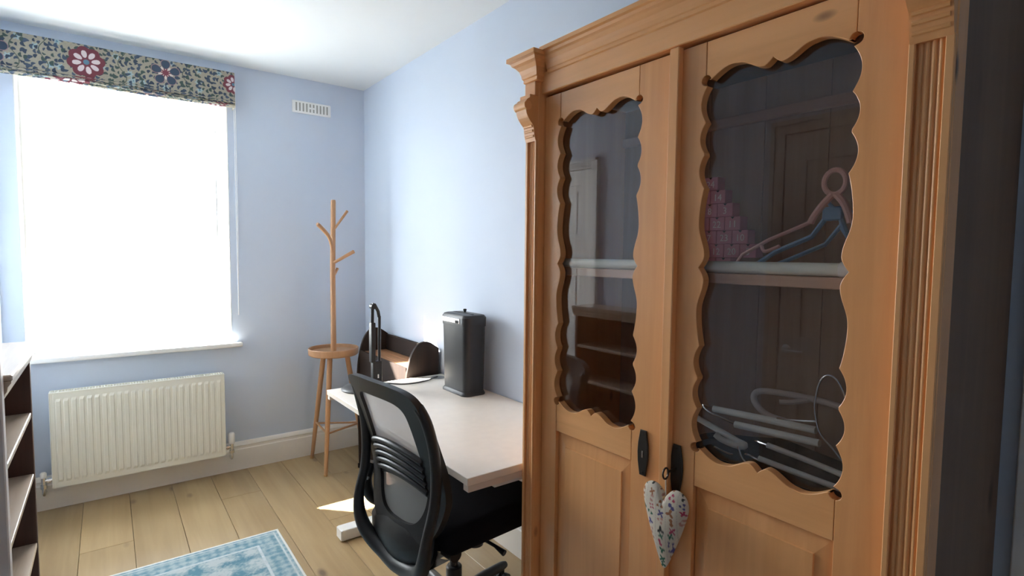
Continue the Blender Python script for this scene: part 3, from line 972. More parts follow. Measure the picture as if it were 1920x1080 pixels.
for i in range(5):
    for k in range(14):
        f.append((i * 15 + k, i * 15 + k + 1, (i + 1) * 15 + k + 1, (i + 1) * 15 + k))
g.add(v, f, True)
part('lumbar_pad', g, 'black_plastic', back)
# outer yoke: one band that runs down both sides and round under the back
zy = [0.945, 0.88, 0.78, 0.68, 0.60, 0.52, 0.455, 0.40, 0.362, 0.338, 0.326]
ay = [0.195, 0.218, 0.224, 0.226, 0.226, 0.224, 0.216, 0.192, 0.150, 0.085, 0.0]
oy = [0.022, 0.020, 0.010, -0.012, -0.032, -0.046, -0.042, -0.028, -0.012, 0.0, 0.0]
sidep = [(xb(z) + o_ + 0.010 * (a / 0.23) ** 2, a, z) for z, a, o_ in zip(zy, ay, oy)]
loop_y = sidep + [(x, -y, z) for x, y, z in sidep[-2::-1]]
q = spline(loop_y, 5)
rr = [0.0175 + 0.013 * max(0.0, (0.52 - p_.z) / 0.22) for p_ in q]
rr[0] = rr[-1] = 0.008; rr[1] = rr[-2] = 0.013
part('yoke', G().tube(q, rr, 12), 'black_plastic', oc)
g = G()
v, f = [], []
zl2 = [0.475, 0.435, 0.395, 0.355, 0.322, 0.315]
hw = [0.185, 0.200, 0.190, 0.150, 0.105, 0.090]
xo = [-0.252, -0.268, -0.272, -0.262, -0.22, -0.12]
for z, h_, x_ in zip(zl2, hw, xo):
    for a in np.linspace(-1, 1, 9):
        v.append((x_ + 0.035 * a * a, a * h_, z))
for i in range(5):
    for k in range(8):
        f.append((i * 9 + k, i * 9 + k + 1, (i + 1) * 9 + k + 1, (i + 1) * 9 + k))
nn = len(v)
v += [(x + (0.022 if i < 36 else 0.0), y * 0.97, z + (0.004 if i < 36 else 0.022)) for i, (x, y, z) in enumerate(v)]
f += [tuple(reversed([q + nn for q in qd])) for qd in f]
g.add(v, f, True)
part('yoke_plate', g, 'black_plastic', oc)
bm = bmesh.new()
bmesh.ops.create_cube(bm, size=1)
bmesh.ops.scale(bm, vec=(0.50, 0.49, 0.095), verts=bm.verts)
bmesh.ops.bevel(bm, geom=bm.edges[:], offset=0.042, segments=4, profile=0.5, affect='EDGES')
for q in bm.verts:
    q.co.z += -0.10 * max(0, q.co.x - 0.14) - 0.03 * abs(q.co.y)
bmesh.ops.translate(bm, vec=(0.045, 0, 0.468), verts=bm.verts)
part('seat', G().bm(bm, True), 'black_fabric', oc)
g = G()
g.box(-0.13, 0.10, -0.085, 0.085, 0.355, 0.415, 0.008)
g.box(-0.20, -0.12, -0.07, 0.07, 0.318, 0.385, 0.008)
mech = part('mechanism', g, 'black_plastic', oc)
part('lever', G().tube([(0.02, -0.08, 0.375), (0.03, -0.20, 0.37), (0.035, -0.245, 0.36)], [0.006, 0.006, 0.011], 8), 'black_plastic', mech)
part('tension_knob', G().tube([(0.06, -0.05, 0.36), (0.06, -0.05, 0.305)], 0.032, 16), 'black_plastic', mech)
part('tension_knob', G().tube([(-0.10, -0.085, 0.36), (-0.10, -0.145, 0.36)], 0.024, 16), 'black_plastic', mech)
part('gas_lift', G().lathe([(0.030, 0.08), (0.030, 0.22), (0.026, 0.225), (0.016, 0.226), (0.016, 0.36)], (0, 0, 0), 20), 'black_plastic', oc)
# armrest stump on the far side
for s in (1,):
    g = G()
    g.tube(spline([(-0.03, s * 0.16, 0.40), (-0.09, s * 0.245, 0.41), (-0.19, s * 0.268, 0.45), (-0.218, s * 0.268, 0.53), (-0.20, s * 0.262, 0.60)], 6), 0.021, 12)
    am = part('side_bracket', g, 'black_plastic', oc)
    part('bracket_button', G().ball((-0.222, s * 0.262 - 0.012, 0.545), (0.006, 0.006, 0.008), 10), 'chrome', am, 'small silver button')
hub = part('star_base', G().lathe([(0.045, 0.065), (0.050, 0.075), (0.048, 0.115), (0.036, 0.125)], (0, 0, 0), 24), 'black_plastic', oc)
for k in range(5):
    a = R(10 + 72 * k)
    d = Vector((math.cos(a), math.sin(a), 0))
    nrm = Vector((-d.y, d.x, 0))
    part('base_leg', G().tube([d * 0.03 + Vector((0, 0, 0.098)), d * 0.18 + Vector((0, 0, 0.094)), d * 0.297 + Vector((0, 0, 0.082)), d * 0.317 + Vector((0, 0, 0.079))], [0.024, 0.021, 0.018, 0.014], 10), 'black_plastic', hub)
    c_ = d * 0.300
    g = G()
    for s in (1, -1):
        g.tube([c_ + nrm * (s * 0.008) + Vector((0, 0, 0.026)), c_ + nrm * (s * 0.024) + Vector((0, 0, 0.026))], 0.026, 18)
    g.tube([c_ + Vector((0, 0, 0.03)), c_ + Vector((0, 0, 0.075))], 0.008, 10)
    part('caster', g, 'black_plastic', hub)

# ------------------------------------------------------------------ bookcase on the left wall
bk = root('bookcase', (-0.33, 2.22, 0), 'low dark bookcase with shelves painted pale for window glare beside the radiator', 'bookcase')
BX0, BX1, BY0, BY1 = XL + 0.02, -0.228, 1.905, 2.56
part('side_panel', G().box(BX0, BX1, BY1 - 0.022, BY1, 0, 1.01, 0.002), 'bookcase_dark', bk)
part('side_panel', G().box(BX0, BX1, BY0, BY0 + 0.022, 0, 1.01, 0.002), 'bookcase_dark', bk)
part('back_panel', G().box(BX0, BX0 + 0.008, BY0 + 0.022, BY1 - 0.022, 0.03, 1.01), 'bookcase_dark', bk)
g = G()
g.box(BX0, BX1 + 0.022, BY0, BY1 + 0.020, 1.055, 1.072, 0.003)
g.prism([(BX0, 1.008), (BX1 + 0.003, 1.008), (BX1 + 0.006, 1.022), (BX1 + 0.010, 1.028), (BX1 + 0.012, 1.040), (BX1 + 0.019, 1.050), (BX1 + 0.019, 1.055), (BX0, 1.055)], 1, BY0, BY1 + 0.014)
part('top', g, 'bookcase_glare', bk)
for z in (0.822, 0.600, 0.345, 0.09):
    part('shelf', G().box(BX0 + 0.008, BX1 - 0.002, BY0 + 0.022, BY1 - 0.022, z - 0.018, z, 0.002), 'bookcase_glare', bk)
part('plinth', G().box(BX1 - 0.03, BX1 - 0.012, BY0 + 0.022, BY1 - 0.022, 0, 0.072), 'bookcase_dark', bk)

# ------------------------------------------------------------------ wardrobe
WY0, WY1 = 0.274, 1.333
XD = 1.08                       # door face
wd = root('wardrobe', (1.28, 0.80, 0), 'large pine wardrobe with two scalloped glazed doors', 'wardrobe')
g = G()
g.box(1.102, 1.492, WY0, WY0 + 0.02, 0, 1.90)
part('side_panel', g, 'pine_shaded', wd)
part('side_panel', G().box(1.102, 1.492, WY1 - 0.02, WY1, 0, 1.90), 'pine_up', wd)
for i in range(6):
    yy = WY0 + 0.02 + i * (WY1 - WY0 - 0.04) / 6
    part('back_plank', G().box(1.476, 1.490, yy + 0.0006, yy + (WY1 - WY0 - 0.04) / 6 - 0.0006, 0.06, 1.90, 0.001), 'pine_inside', wd)
part('roof_board', G().box(1.106, 1.492, WY0 + 0.0, WY1, 1.905, 1.925), 'pine_shaded', wd)
part('bottom_board', G().box(1.104, 1.476, WY0 + 0.021, WY1 - 0.021, 0.10, 0.12), 'pine_inside', wd)
part('plinth', G().box(1.045, 1.10, WY0, WY1, 0, 0.115, 0.003), 'pine_across', wd)
part('upper_shelf', G().box(1.118, 1.476, WY0 + 0.021, WY1 - 0.021, 1.338, 1.361, 0.0015), 'pine_shelf', wd)
part('lower_shelf', G().box(1.118, 1.476, WY0 + 0.021, WY1 - 0.021, 0.775, 0.797, 0.0015), 'pine_shelf', wd)
part('peg_rail', G().box(1.460, 1.476, WY0 + 0.021, WY1 - 0.021, 1.775, 1.805, 0.003), 'pine_shelf', wd)
g = G().tube([(1.133, WY0 + 0.021, 1.3755), (1.133, WY1 - 0.021, 1.3755)], 0.0135, 18)
rod = part('hanging_rod', g, 'rod_white', wd, 'white hanging rod')
part('rod_collar', G().tube([(1.133, 0.40, 1.3755), (1.133, 0.455, 1.3755)], 0.0155, 18), 'cord_white', rod)
# frieze and cornice
part('frieze', G().box(1.066, 1.10, WY0 + 0.05, WY1 - 0.05, 1.882, 1.945, 0.002), 'pine_across', wd)
def cornice(x0, top_x, z0, z1, back):
    h = z1 - z0
    d = x0 - top_x
    return [(back, z0), (x0, z0), (x0 - d * 0.12, z0 + h * 0.04), (x0 - d * 0.12, z0 + h * 0.16), (x0 - d * 0.2, z0 + h * 0.20), (x0 - d * 0.24, z0 + h * 0.34), (x0 - d * 0.34, z0 + h * 0.50),
            (x0 - d * 0.55, z0 + h * 0.64), (x0 - d * 0.72, z0 + h * 0.70), (x0 - d * 0.80, z0 + h * 0.80), (x0 - d, z0 + h * 0.84), (x0 - d, z1), (back, z1)]
co = part('cornice', G().prism(cornice(1.066, 1.030, 1.935, 2.004, 1.13), 1, WY0 + 0.08, WY1 - 0.08), 'pine_across', wd)
def corner_block(y0, y1, yo0, yo1):
    """cornice block standing forward over a pilaster; yo: overhang at each end"""
    prof = cornice(1.045, 0.999, 1.918, 1.994, 1.12)[1:-1]
    v, f = [], []
    for (x, z) in prof:
        t = (1.045 - x) / 0.046
        v += [(x, y0 - yo0 * t, z), (x, y1 + yo1 * t, z), (1.12, y1 + yo1 * t, z), (1.12, y0 - yo0 * t, z)]
    for i in range(len(prof) - 1):
        for k in range(4):
            l = (k + 1) % 4
            f.append((i * 4 + k, i * 4 + l, (i + 1) * 4 + l, (i + 1) * 4 + k))
    f.append((3, 2, 1, 0)); e = 4 * (len(prof) - 1); f.append((e, e + 1, e + 2, e + 3))
    return G().add(v, f)
part('cornice_block', corner_block(1.278, WY1, 0.038, 0.040), 'pine_across', co)
part('cornice_block', corner_block(WY0, 0.330, 0.040, 0.038), 'pine_across', co)
# side returns of the cornice
for s, yy in ((1, WY1), (-1, WY0)):
    pr = [(yy + s * (1.045 - x) * 0.87, z) for x, z in cornice(1.045, 0.999, 1.918, 1.994, 1.045)]
    part('cornice_return', G().prism(pr, 0, 1.119, 1.492), 'pine_shaded' if s < 0 else 'pine_across', co)
# pilasters with reeds and carved brackets
for (p0, p1) in ((1.281, WY1), (WY0, 0.336)):
    near = p0 < 0.5
    pl = part('pilaster', G().box(1.054, 1.104, p0, p1, 0.115, 1.92, 0.002), 'pine_up', wd)
    lo, hi = (p0 + 0.014, p1 - 0.011) if near else (p0 + 0.010, p1 - 0.012)
    for k in range(4):
        w_ = (hi - lo) / 4
        yc = lo + w_ * (k + 0.5)
        part('reed', G().tube([(1.055, yc, 0.30), (1.055, yc, 1.745)], w_ * 0.44, 10), 'pine_reed', pl)
    g = G()
    g.box(1.046, 1.056, p0 + 0.0005, lo - 0.001, 0.30, 1.745, 0.0015)
    g.box(1.046, 1.056, hi + 0.001, p1 - 0.0005, 0.30, 1.745, 0.0015)
    part('border_strip', g, 'pine_reed', pl)
    # scrolled bracket
    pr = [(1.056, 1.742), (1.046, 1.742), (1.040, 1.760), (1.036, 1.785), (1.022, 1.800), (1.010, 1.818), (1.006, 1.840), (1.010, 1.858), (1.022, 1.866), (1.022, 1.874), (1.056, 1.874)]
    pr = [(a.x, a.y) for a in spline([(x, z, 0) for x, z in pr[1:-2]], 4)]
    pr = [(1.056, 1.742)] + pr + [(1.022, 1.876), (1.056, 1.876)]
    br = part('bracket', G().prism(pr, 1, p0 + 0.002, p1 - 0.002), 'pine_up', pl)
    for zz in (1.757, 1.772, 1.786):
        part('bracket_rib', G().tube([(1.042 - (zz - 1.757) * 0.22, p0 + 0.006, zz), (1.042 - (zz - 1.757) * 0.22, p1 - 0.006, zz)], 0.0042, 8), 'pine_across', br)
    part('bracket_scroll', G().tube([(1.013, p0 - 0.001, 1.842), (1.013, p1 + 0.001, 1.842)], 0.014, 14), 'pine_across', br)
    part('cap_block', G().box(1.041, 1.104, p0 + 0.001, p1 - 0.001, 1.877, 1.918, 0.002), 'pine_up', pl)


# doors
def side_e(t):
    """offset of the scalloped edge into the wood, t = 0 at the corner hole, 1 at the middle of the side"""
    cus = [0.035, 0.22, 0.39, 0.57]
    for a, b in zip(cus[:-1], cus[1:]):
        if t <= b:
            u = max(0, (t - a) / (b - a))
            return -0.004 + 0.0145 * math.sin(math.pi * u) ** 0.8
    u = (t - 0.57) / 0.43
    if u < 0.45: return -0.004 + 0.011 * math.sin(math.pi * u / 0.9) ** 0.8
    if u < 0.85: return -0.001 + 0.008 * math.cos(math.pi * (u - 0.45) / 0.4)
    return -0.009 + 0.014 * ((u - 0.85) / 0.15) ** 1.6
def top_e(t):
    if t < 0.09: return 0.002
    if t < 0.50:
        u = (t - 0.09) / 0.41
        return 0.002 + 0.020 * math.sin(math.pi * u * 0.62)
    if t < 0.88:
        u = (t - 0.5) / 0.38
        return 0.0205 - 0.022 * (0.5 - 0.5 * math.cos(math.pi * u))
    u = (t - 0.88) / 0.12
    return -0.0015 + 0.013 * u ** 1.5


def poly_piece(polys, x0, x1, bev):
    """outlines in (y, z) extruded between x0 and x1 with softened edges, via a filled curve"""
    cu = bpy.data.curves.new('tmp', 'CURVE')
    cu.dimensions = '2D'; cu.fill_mode = 'BOTH'
    cu.extrude = (x1 - x0) / 2 - bev
    cu.bevel_depth = bev; cu.bevel_resolution = 0
    cu.offset = -bev
    for pl_ in polys:
        sp = cu.splines.new('POLY')
        sp.points.add(len(pl_) - 1)
        for q, (a, b) in zip(sp.points, pl_):
            q.co = (a, b, 0, 1)
        sp.use_cyclic_u = True
    ob = bpy.data.objects.new('tmp', cu)
    COL.objects.link(ob)
    dg = bpy.context.evaluated_depsgraph_get()
    me = bpy.data.meshes.new_from_object(ob.evaluated_get(dg))
    g = G()
    xc = (x0 + x1) / 2
    g.add([(xc - q.co.z, q.co.x, q.co.y) for q in me.vertices], [tuple(p_.vertices) for p_ in me.polygons])
    bpy.data.objects.remove(ob); bpy.data.curves.remove(cu); bpy.data.meshes.remove(me)
    return g


ZT, ZBOT, ZD1, ZD0, ZRB, HR = 1.790, 0.957, 1.874, 0.125, 0.866, 0.0112
def make_door(y0, y1, yi0, yi1, label):
    """y0..y1 the leaf, yi0..yi1 the glazed opening between the stiles"""
    zm, gap = (ZT + ZBOT) / 2, 0.0006
    ts = np.linspace(0.0, 1.0, 64)
    def edge(sgn, yi):
        # points up the inner edge of a stile; sgn = +1: wood on the low-y side
        pts = [(yi - sgn * gap, ZD0), (yi - sgn * gap, ZBOT - HR)]
        for k in range(1, 10):
            a = -math.pi / 2 + math.pi * k / 10
            pts.append((yi - sgn * HR * math.cos(a), ZBOT + HR * math.sin(a)))
        for t in ts[2:]:
            pts.append((yi - sgn * side_e(t), ZBOT + (zm - ZBOT) * t))
        for t in ts[::-1][1:-2]:
            pts.append((yi - sgn * side_e(t), ZT - (ZT - zm) * t))
        for k in range(1, 10):
            a = -math.pi / 2 + math.pi * k / 10
            pts.append((yi - sgn * HR * math.cos(a), ZT + HR * math.sin(a)))
        pts += [(yi - sgn * gap, ZT + HR), (yi - sgn * gap, ZD1)]
        return pts
    stA = [(y0, ZD0)] + edge(+1, yi0) + [(y0, ZD1)]
    stB = [(y1, ZD0)] + edge(-1, yi1) + [(y1, ZD1)]
    ym = (yi0 + yi1) / 2
    def rail(zl, s):
        pts = []
        for k in range(0, 6):
            a = math.pi / 2 * (1 - k / 5)
            pts.append((yi0 + HR * math.cos(a) + gap, zl + s * HR * math.sin(a)))
        for t in ts[3:]:
            pts.append((yi0 + (ym - yi0) * t, zl + s * (top_e(t) - 0.002)))
        for t in ts[::-1][1:-3]:
            pts.append((yi1 - (yi1 - ym) * t, zl + s * (top_e(t) - 0.002)))
        for k in range(5, -1, -1):
            a = math.pi / 2 * (1 - k / 5)
            pts.append((yi1 - HR * math.cos(a) - gap, zl + s * HR * math.sin(a)))
        return pts
    rt_ = rail(ZT, 1) + [(yi1 - gap, ZD1), (yi0 + gap, ZD1)]
    rm_ = rail(ZBOT, -1) + [(yi1 - gap, ZRB), (yi0 + gap, ZRB)]
    rb_ = [(yi0 + gap, ZD0), (yi1 - gap, ZD0), (yi1 - gap, 0.24), (yi0 + gap, 0.24)]
    dr = part('door', poly_piece([stA, stB], XD, XD + 0.022, 0.0010), 'pine_up', wd, label)
    for nm, pl_ in (('top_rail', rt_), ('middle_rail', rm_), ('bottom_rail', rb_)):
        part(nm, poly_piece([pl_], XD + 0.0004, XD + 0.022, 0.0010), 'pine_across', dr)
    # raised and fielded lower panel
    a, b, c_, d_ = yi0 + 0.001, yi1 - 0.001, 0.24, ZRB
    fy, fz = 0.034, 0.042
    v = [(XD + 0.013, a, c_), (XD + 0.013, b, c_), (XD + 0.013, b, d_), (XD + 0.013, a, d_),
         (XD + 0.0085, a + fy, c_ + fz), (XD + 0.0085, b - fy, c_ + fz), (XD + 0.0085, b - fy, d_ - fz), (XD + 0.0085, a + fy, d_ - fz),
         (XD + 0.0055, a + fy + 0.0015, c_ + fz + 0.0015), (XD + 0.0055, b - fy - 0.0015, c_ + fz + 0.0015), (XD + 0.0055, b - fy - 0.0015, d_ - fz - 0.0015), (XD + 0.0055, a + fy + 0.0015, d_ - fz - 0.0015)]
    f = []
    for i in (0, 4):
        for k in range(4):
            l = (k + 1) % 4
            f.append((i + k, i + l, i + 4 + l, i + 4 + k))
    f.append((8, 9, 10, 11))
    part('lower_panel', G().add(v, f).box(XD + 0.0135, XD + 0.018, a, b, c_, d_), 'pine_up', dr)
    part('glass_pane', G().box(XD + 0.0235, XD + 0.0255, yi0 - 0.018, yi1 + 0.018, ZBOT - 0.018, ZT + 0.022), 'cabinet_glass', dr, 'clear glass pane')
    return dr


def escutcheon(parent, yc, zc, h, w_):
    g = G()
    pr = [(yc - w_ * 0.28, zc - h / 2), (yc + w_ * 0.28, zc - h / 2), (yc + w_ * 0.46, zc - h * 0.2), (yc + w_ * 0.5, zc), (yc + w_ * 0.46, zc + h * 0.2), (yc + w_ * 0.28, zc + h / 2),
          (yc - w_ * 0.28, zc + h / 2), (yc - w_ * 0.46, zc + h * 0.2), (yc - w_ * 0.5, zc), (yc - w_ * 0.46, zc - h * 0.2)]
    return part('escutcheon', poly_piece([pr], XD - 0.006, XD - 0.0002, 0.0018), 'brass_dark', parent, 'dark metal keyhole plate')


d_far = make_door(0.800, 1.2785, 0.917, 1.211, 'glazed door with the long cover strip')
part('astragal', G().box(1.061, XD - 0.0005, 0.788, 0.814, 0.125, 1.878, 0.002), 'pine_up', d_far)
d_near = make_door(0.3385, 0.7965, 0.4255, 0.728, 'glazed door with the key')
e1 = escutcheon(d_far, 0.875, 0.900, 0.117, 0.034)
e2 = escutcheon(d_near, 0.774, 0.892, 0.117, 0.036)
for dr, yc, zc in ((d_far, 0.875, 0.900), (d_near, 0.774, 0.892)):
    for dz in (-0.05, 0.05):
        part('screw', G().tube([(XD - 0.0072, yc, zc + dz), (XD - 0.0055, yc, zc + dz)], 0.0028, 8), 'brass_dark', dr)
    part('keyhole_cover', G().box(XD - 0.0068, XD - 0.0055, yc - 0.002, yc + 0.002, zc - 0.012, zc + 0.006), 'chrome' if dr == d_far else 'brass_dark', dr)
# key in the right lock
g = G()
g.tube([(XD - 0.006, 0.774, 0.892), (1.045, 0.774, 0.892)], 0.003, 8)
ringp = [(1.036 - 0.010 * math.cos(a) , 0.774, 0.890 + 0.013 * math.sin(a)) for a in np.linspace(0, 2 * math.pi, 18)[:-1]]
g.tube(ringp, 0.0022, 8, True)
key = part('key', g, 'brass_dark', d_near, 'dark iron key')

# ------------------------------------------------------------------ heart ornament hanging on the key
hc_y, hc_z, hx = 0.772, 0.790, 1.036
ht = root('heart_ornament', (hx, hc_y, 0.664), 'stuffed heart in cream patterned cotton hanging from the wardrobe key', 'ornament')
half = [(0.0, 0.833), (0.008, 0.845), (0.022, 0.858), (0.040, 0.860), (0.056, 0.850), (0.063, 0.832), (0.060, 0.808), (0.050, 0.775), (0.034, 0.730), (0.016, 0.685), (0.006, 0.666), (0.0, 0.662)]
hp = [(a.x, a.y) for a in spline([(x, z, 0) for x, z in half], 10)]
outl = hp + [(-a, z) for a, z in hp[-2:0:-1]]
outl = np.array(outl)
cen_ = np.array((0.0, 0.795))
for s, nm in ((-1, 'front_cloth'), (1, 'back_cloth')):
    Rg = np.sin(np.linspace(0, math.pi / 2, 44))
    P = np.zeros((len(outl) + 1, 44, 3))
    oo = np.vstack([outl, outl[:1]])
    for k, r_ in enumerate(Rg):
        q = cen_ + (oo - cen_) * r_
        P[:, k, 1] = hc_y - q[:, 0]
        P[:, k, 2] = q[:, 1]
        wd_ = np.clip((q[:, 1] - 0.655) / 0.09, 0.15, 1)
        P[:, k, 0] = hx + s * 0.016 * wd_ * math.sqrt(max(0, 1 - r_ ** 2.6))
    U, V = P[..., 1] - hc_y, P[..., 2]
    c = np.broadcast_to(np.array((0.60, 0.54, 0.45)), U.shape + (3,)).copy()
    c *= (0.95 + 0.1 * vnoise(U * 900, V * 900, 41))[..., None]
    rs = np.random.default_rng(9)
    cols_ = [(0.03, 0.03, 0.035), (0.40, 0.06, 0.11), (0.04, 0.13, 0.09), (0.32, 0.14, 0.07), (0.05, 0.05, 0.05), (0.10, 0.09, 0.22), (0.45, 0.24, 0.20)]
    for i in range(-2, 3):
        c[np.abs(U - (i + 0.5) * 0.0285 - 0.002) < 0.0006] = (0.45, 0.40, 0.36)
        for j in range(12):
            cu_, cv_ = i * 0.0285 + 0.002 + rs.uniform(-0.003, 0.003), 0.668 + j * 0.0185 + rs.uniform(-0.003, 0.003) + (0.008 if i % 2 else 0)
            d = np.hypot((U - cu_), (V - cv_)); a = np.arctan2(V - cv_, U - cu_)
            nl = rs.integers(2, 5); r0 = rs.uniform(0.0072, 0.0098)
            mk = d < r0 * (0.72 + 0.4 * np.cos(nl * a + rs.uniform(0, 6)))
            if rs.random() < 0.35: mk &= d > r0 * 0.42
            c[mk] = cols_[rs.integers(0, len(cols_))]
    grid_obj(nm, P, c, 'heart_print', ht)
part('hanging_loop', G().tube(spline([(1.036, 0.7735, 0.8745), (1.034, 0.771, 0.860), (1.036, hc_y, 0.836)], 5), 0.0016, 8), 'twine', ht)
part('bead', G().ball((hx - 0.004, hc_y, 0.832), 0.0058, 12), 'wood_bead', ht, 'small wooden bead')

# ------------------------------------------------------------------ advent calendar on the upper shelf
BW, BH, BD = 0.0448, 0.0356, 0.034
ac = root('advent_calendar', (1.317, 0.853, 1.361), 'pink stacked box advent calendar on the wardrobe shelf', 'advent calendar')
rows = [['2', '16', '4'], ['9', '17', '1', '12', '20', '5'], ['15', '19', '7', '23', '10'], ['13', '6', '22', '11'], ['18', '8', '3'], ['21', '14'], ['24']]
box_me = G().box(-0.5 * BD, 0.5 * BD, -0.5 * BW + 0.0006, 0.5 * BW - 0.0006, 0.0004, BH - 0.0004, 0.0012).mesh('drawer', 'pink_card')
notch_me = G().prism([(-0.005, BH - 0.001), (0.005, BH - 0.001), (0.0, BH - 0.0065)], 0, -0.5 * BD - 0.0006, -0.5 * BD + 0.001).mesh('thumb_notch', 'slot_dark')
txts = []
for r_, row in enumerate(rows):
    for k, num in enumerate(row):
        yc = 0.853 + ((len(row) - 1) / 2 - k) * BW
        zc = 1.361 + r_ * BH
        o = bpy.data.objects.new('drawer', box_me); COL.objects.link(o)
        o.parent = ac; o.location = (0, yc - 0.853, zc - 1.361)
        q = bpy.data.objects.new('thumb_notch', notch_me); COL.objects.link(q); q.parent = o
        fc = bpy.data.curves.new('tmp_text', 'FONT'); fc.body = num; fc.size = 0.025; fc.align_x = 'CENTER'; fc.extrude = 0.0003; fc.resolution_u = 2
        fo = bpy.data.objects.new('tmp_text', fc); COL.objects.link(fo)
        txts.append((fo, fc, o))
dg = bpy.context.evaluated_depsgraph_get()
for fo, fc, o in txts:
    me = bpy.data.meshes.new_from_object(fo.evaluated_get(dg))
    me.name = 'number'
    me.transform(Matrix(((0, 0, -1, -0.5 * BD - 0.0004), (-1, 0, 0, 0), (0, 1, 0, 0.0075), (0, 0, 0, 1))))
    me.materials.clear(); me.materials.append(MAT['number_white'])
    q = bpy.data.objects.new('number', me); COL.objects.link(q); q.parent = o
    bpy.data.objects.remove(fo); bpy.data.curves.remove(fc)

# ------------------------------------------------------------------ clothes hangers
def hanger(name, label, parts_, loc, group=None):
    r_ = root(name, loc, label, 'hanger', group)
    for nm, g, mat in parts_:
        part(nm, g, mat, r_)
    return r_


hxp = 1.205
g = G()
ring = [(hxp, 0.503 + 0.021 * math.cos(a), 1.5545 + 0.025 * math.sin(a)) for a in np.linspace(0, 2 * math.pi, 24)[:-1]]
g.tube(ring, 0.0055, 8, True)
b1 = G().tube(spline([(hxp, 0.506, 1.530), (hxp, 0.523, 1.512), (hxp, 0.541, 1.487), (hxp, 0.548, 1.472)], 5), 0.0075, 8)
b1.tube([(hxp, 0.546, 1.475), (hxp, 0.64, 1.437), (hxp, 0.700, 1.404), (hxp + 0.004, 0.728, 1.3685)], 0.0042, 8)
b1.tube(spline([(hxp, 0.500, 1.530), (hxp, 0.485, 1.512), (hxp, 0.474, 1.485), (hxp, 0.470, 1.470)], 5), 0.0075, 8)
b1.tube([(hxp, 0.471, 1.474), (hxp, 0.42, 1.437), (hxp, 0.372, 1.404), (hxp + 0.004, 0.352, 1.3685)], 0.0042, 8)
b1.tube(spline([(hxp, 0.655, 1.428), (hxp, 0.650, 1.415), (hxp, 0.640, 1.413), (hxp, 0.612, 1.424)], 4), 0.004, 8)
hanger('clothes_hanger', 'pink plastic hanger with ring hook leaning on the wardrobe shelf', [('hook', g, 'hanger_pink'), ('arms', b1, 'hanger_pink')], (hxp, 0.53, 1.361))
hx2 = 1.245
g = G().box(hx2 - 0.006, hx2 + 0.006, 0.500, 0.541, 1.478, 1.508, 0.003)
g.tube(spline([(hx2, 0.520, 1.505), (hx2, 0.530, 1.518), (hx2, 0.520, 1.532), (hx2, 0.508, 1.524)], 5), 0.004, 8)
b1 = G().tube([(hx2, 0.538, 1.48), (hx2, 0.562, 1.445), (hx2, 0.64, 1.412), (hx2, 0.708, 1.3672)], 0.0058, 8)
b1.tube([(hx2, 0.504, 1.48), (hx2, 0.490, 1.445), (hx2, 0.43, 1.412), (hx2, 0.37, 1.3672)], 0.0058, 8)
hanger('clothes_hanger', 'blue plastic hanger behind the pink hanger on the wardrobe shelf', [('hook', g, 'hanger_blue'), ('arms', b1, 'hanger_blue')], (hx2, 0.53, 1.361))
hx3 = 1.272
g = G().tube(spline([(hx3, 0.515, 1.465), (hx3, 0.515, 1.49), (hx3, 0.50, 1.50), (hx3, 0.488, 1.488)], 5), 0.003, 8)
b1 = G().tube([(hx3, 0.515, 1.468), (hx3, 0.545, 1.428), (hx3, 0.62, 1.395), (hx3, 0.69, 1.3665)], 0.005, 8)
b1.tube([(hx3, 0.515, 1.468), (hx3, 0.49, 1.428), (hx3, 0.43, 1.395), (hx3, 0.36, 1.3665)], 0.005, 8)
hanger('clothes_hanger', 'slim dark blue hanger hindmost on the wardrobe shelf', [('hook', g, 'hanger_blue'), ('arms', b1, 'hanger_blue')], (hx3, 0.53, 1.361))

# black holdall and the heap of hangers on the lower shelf
bm = bmesh.new()
bmesh.ops.create_grid(bm, x_segments=2, y_segments=2, size=0.1)
bm.free()
bm = bmesh.new()
bmesh.ops.create_cube(bm, size=1)
bmesh.ops.subdivide_edges(bm, edges=bm.edges[:], cuts=5, use_grid_fill=True)
for q in bm.verts:
    x, y, z = q.co
    k = 1 - 0.10 * (abs(2 * x) ** 4 + abs(2 * y) ** 4) * (0.5 + z)
    q.co = Vector((x * 0.30 * k, y * 0.56 * k, (z + 0.5) * (0.108 + 0.015 * math.sin(9 * y) + 0.012 * math.sin(7 * x + 3 * y))))
bmesh.ops.translate(bm, vec=(1.305, 0.60, 0.7975), verts=bm.verts)
hb = root('holdall', (1.305, 0.60, 0.797), 'black fabric bag on the lower wardrobe shelf under the hangers', 'bag')
part('bag_body', G().bm(bm, True), 'black_fabric', hb)
part('bag_handle', G().tube(spline([(1.20, 0.80, 0.90), (1.19, 0.78, 0.945), (1.20, 0.72, 0.955), (1.22, 0.68, 0.915)], 6), 0.008, 8, flat=0.5), 'black_fabric', hb)

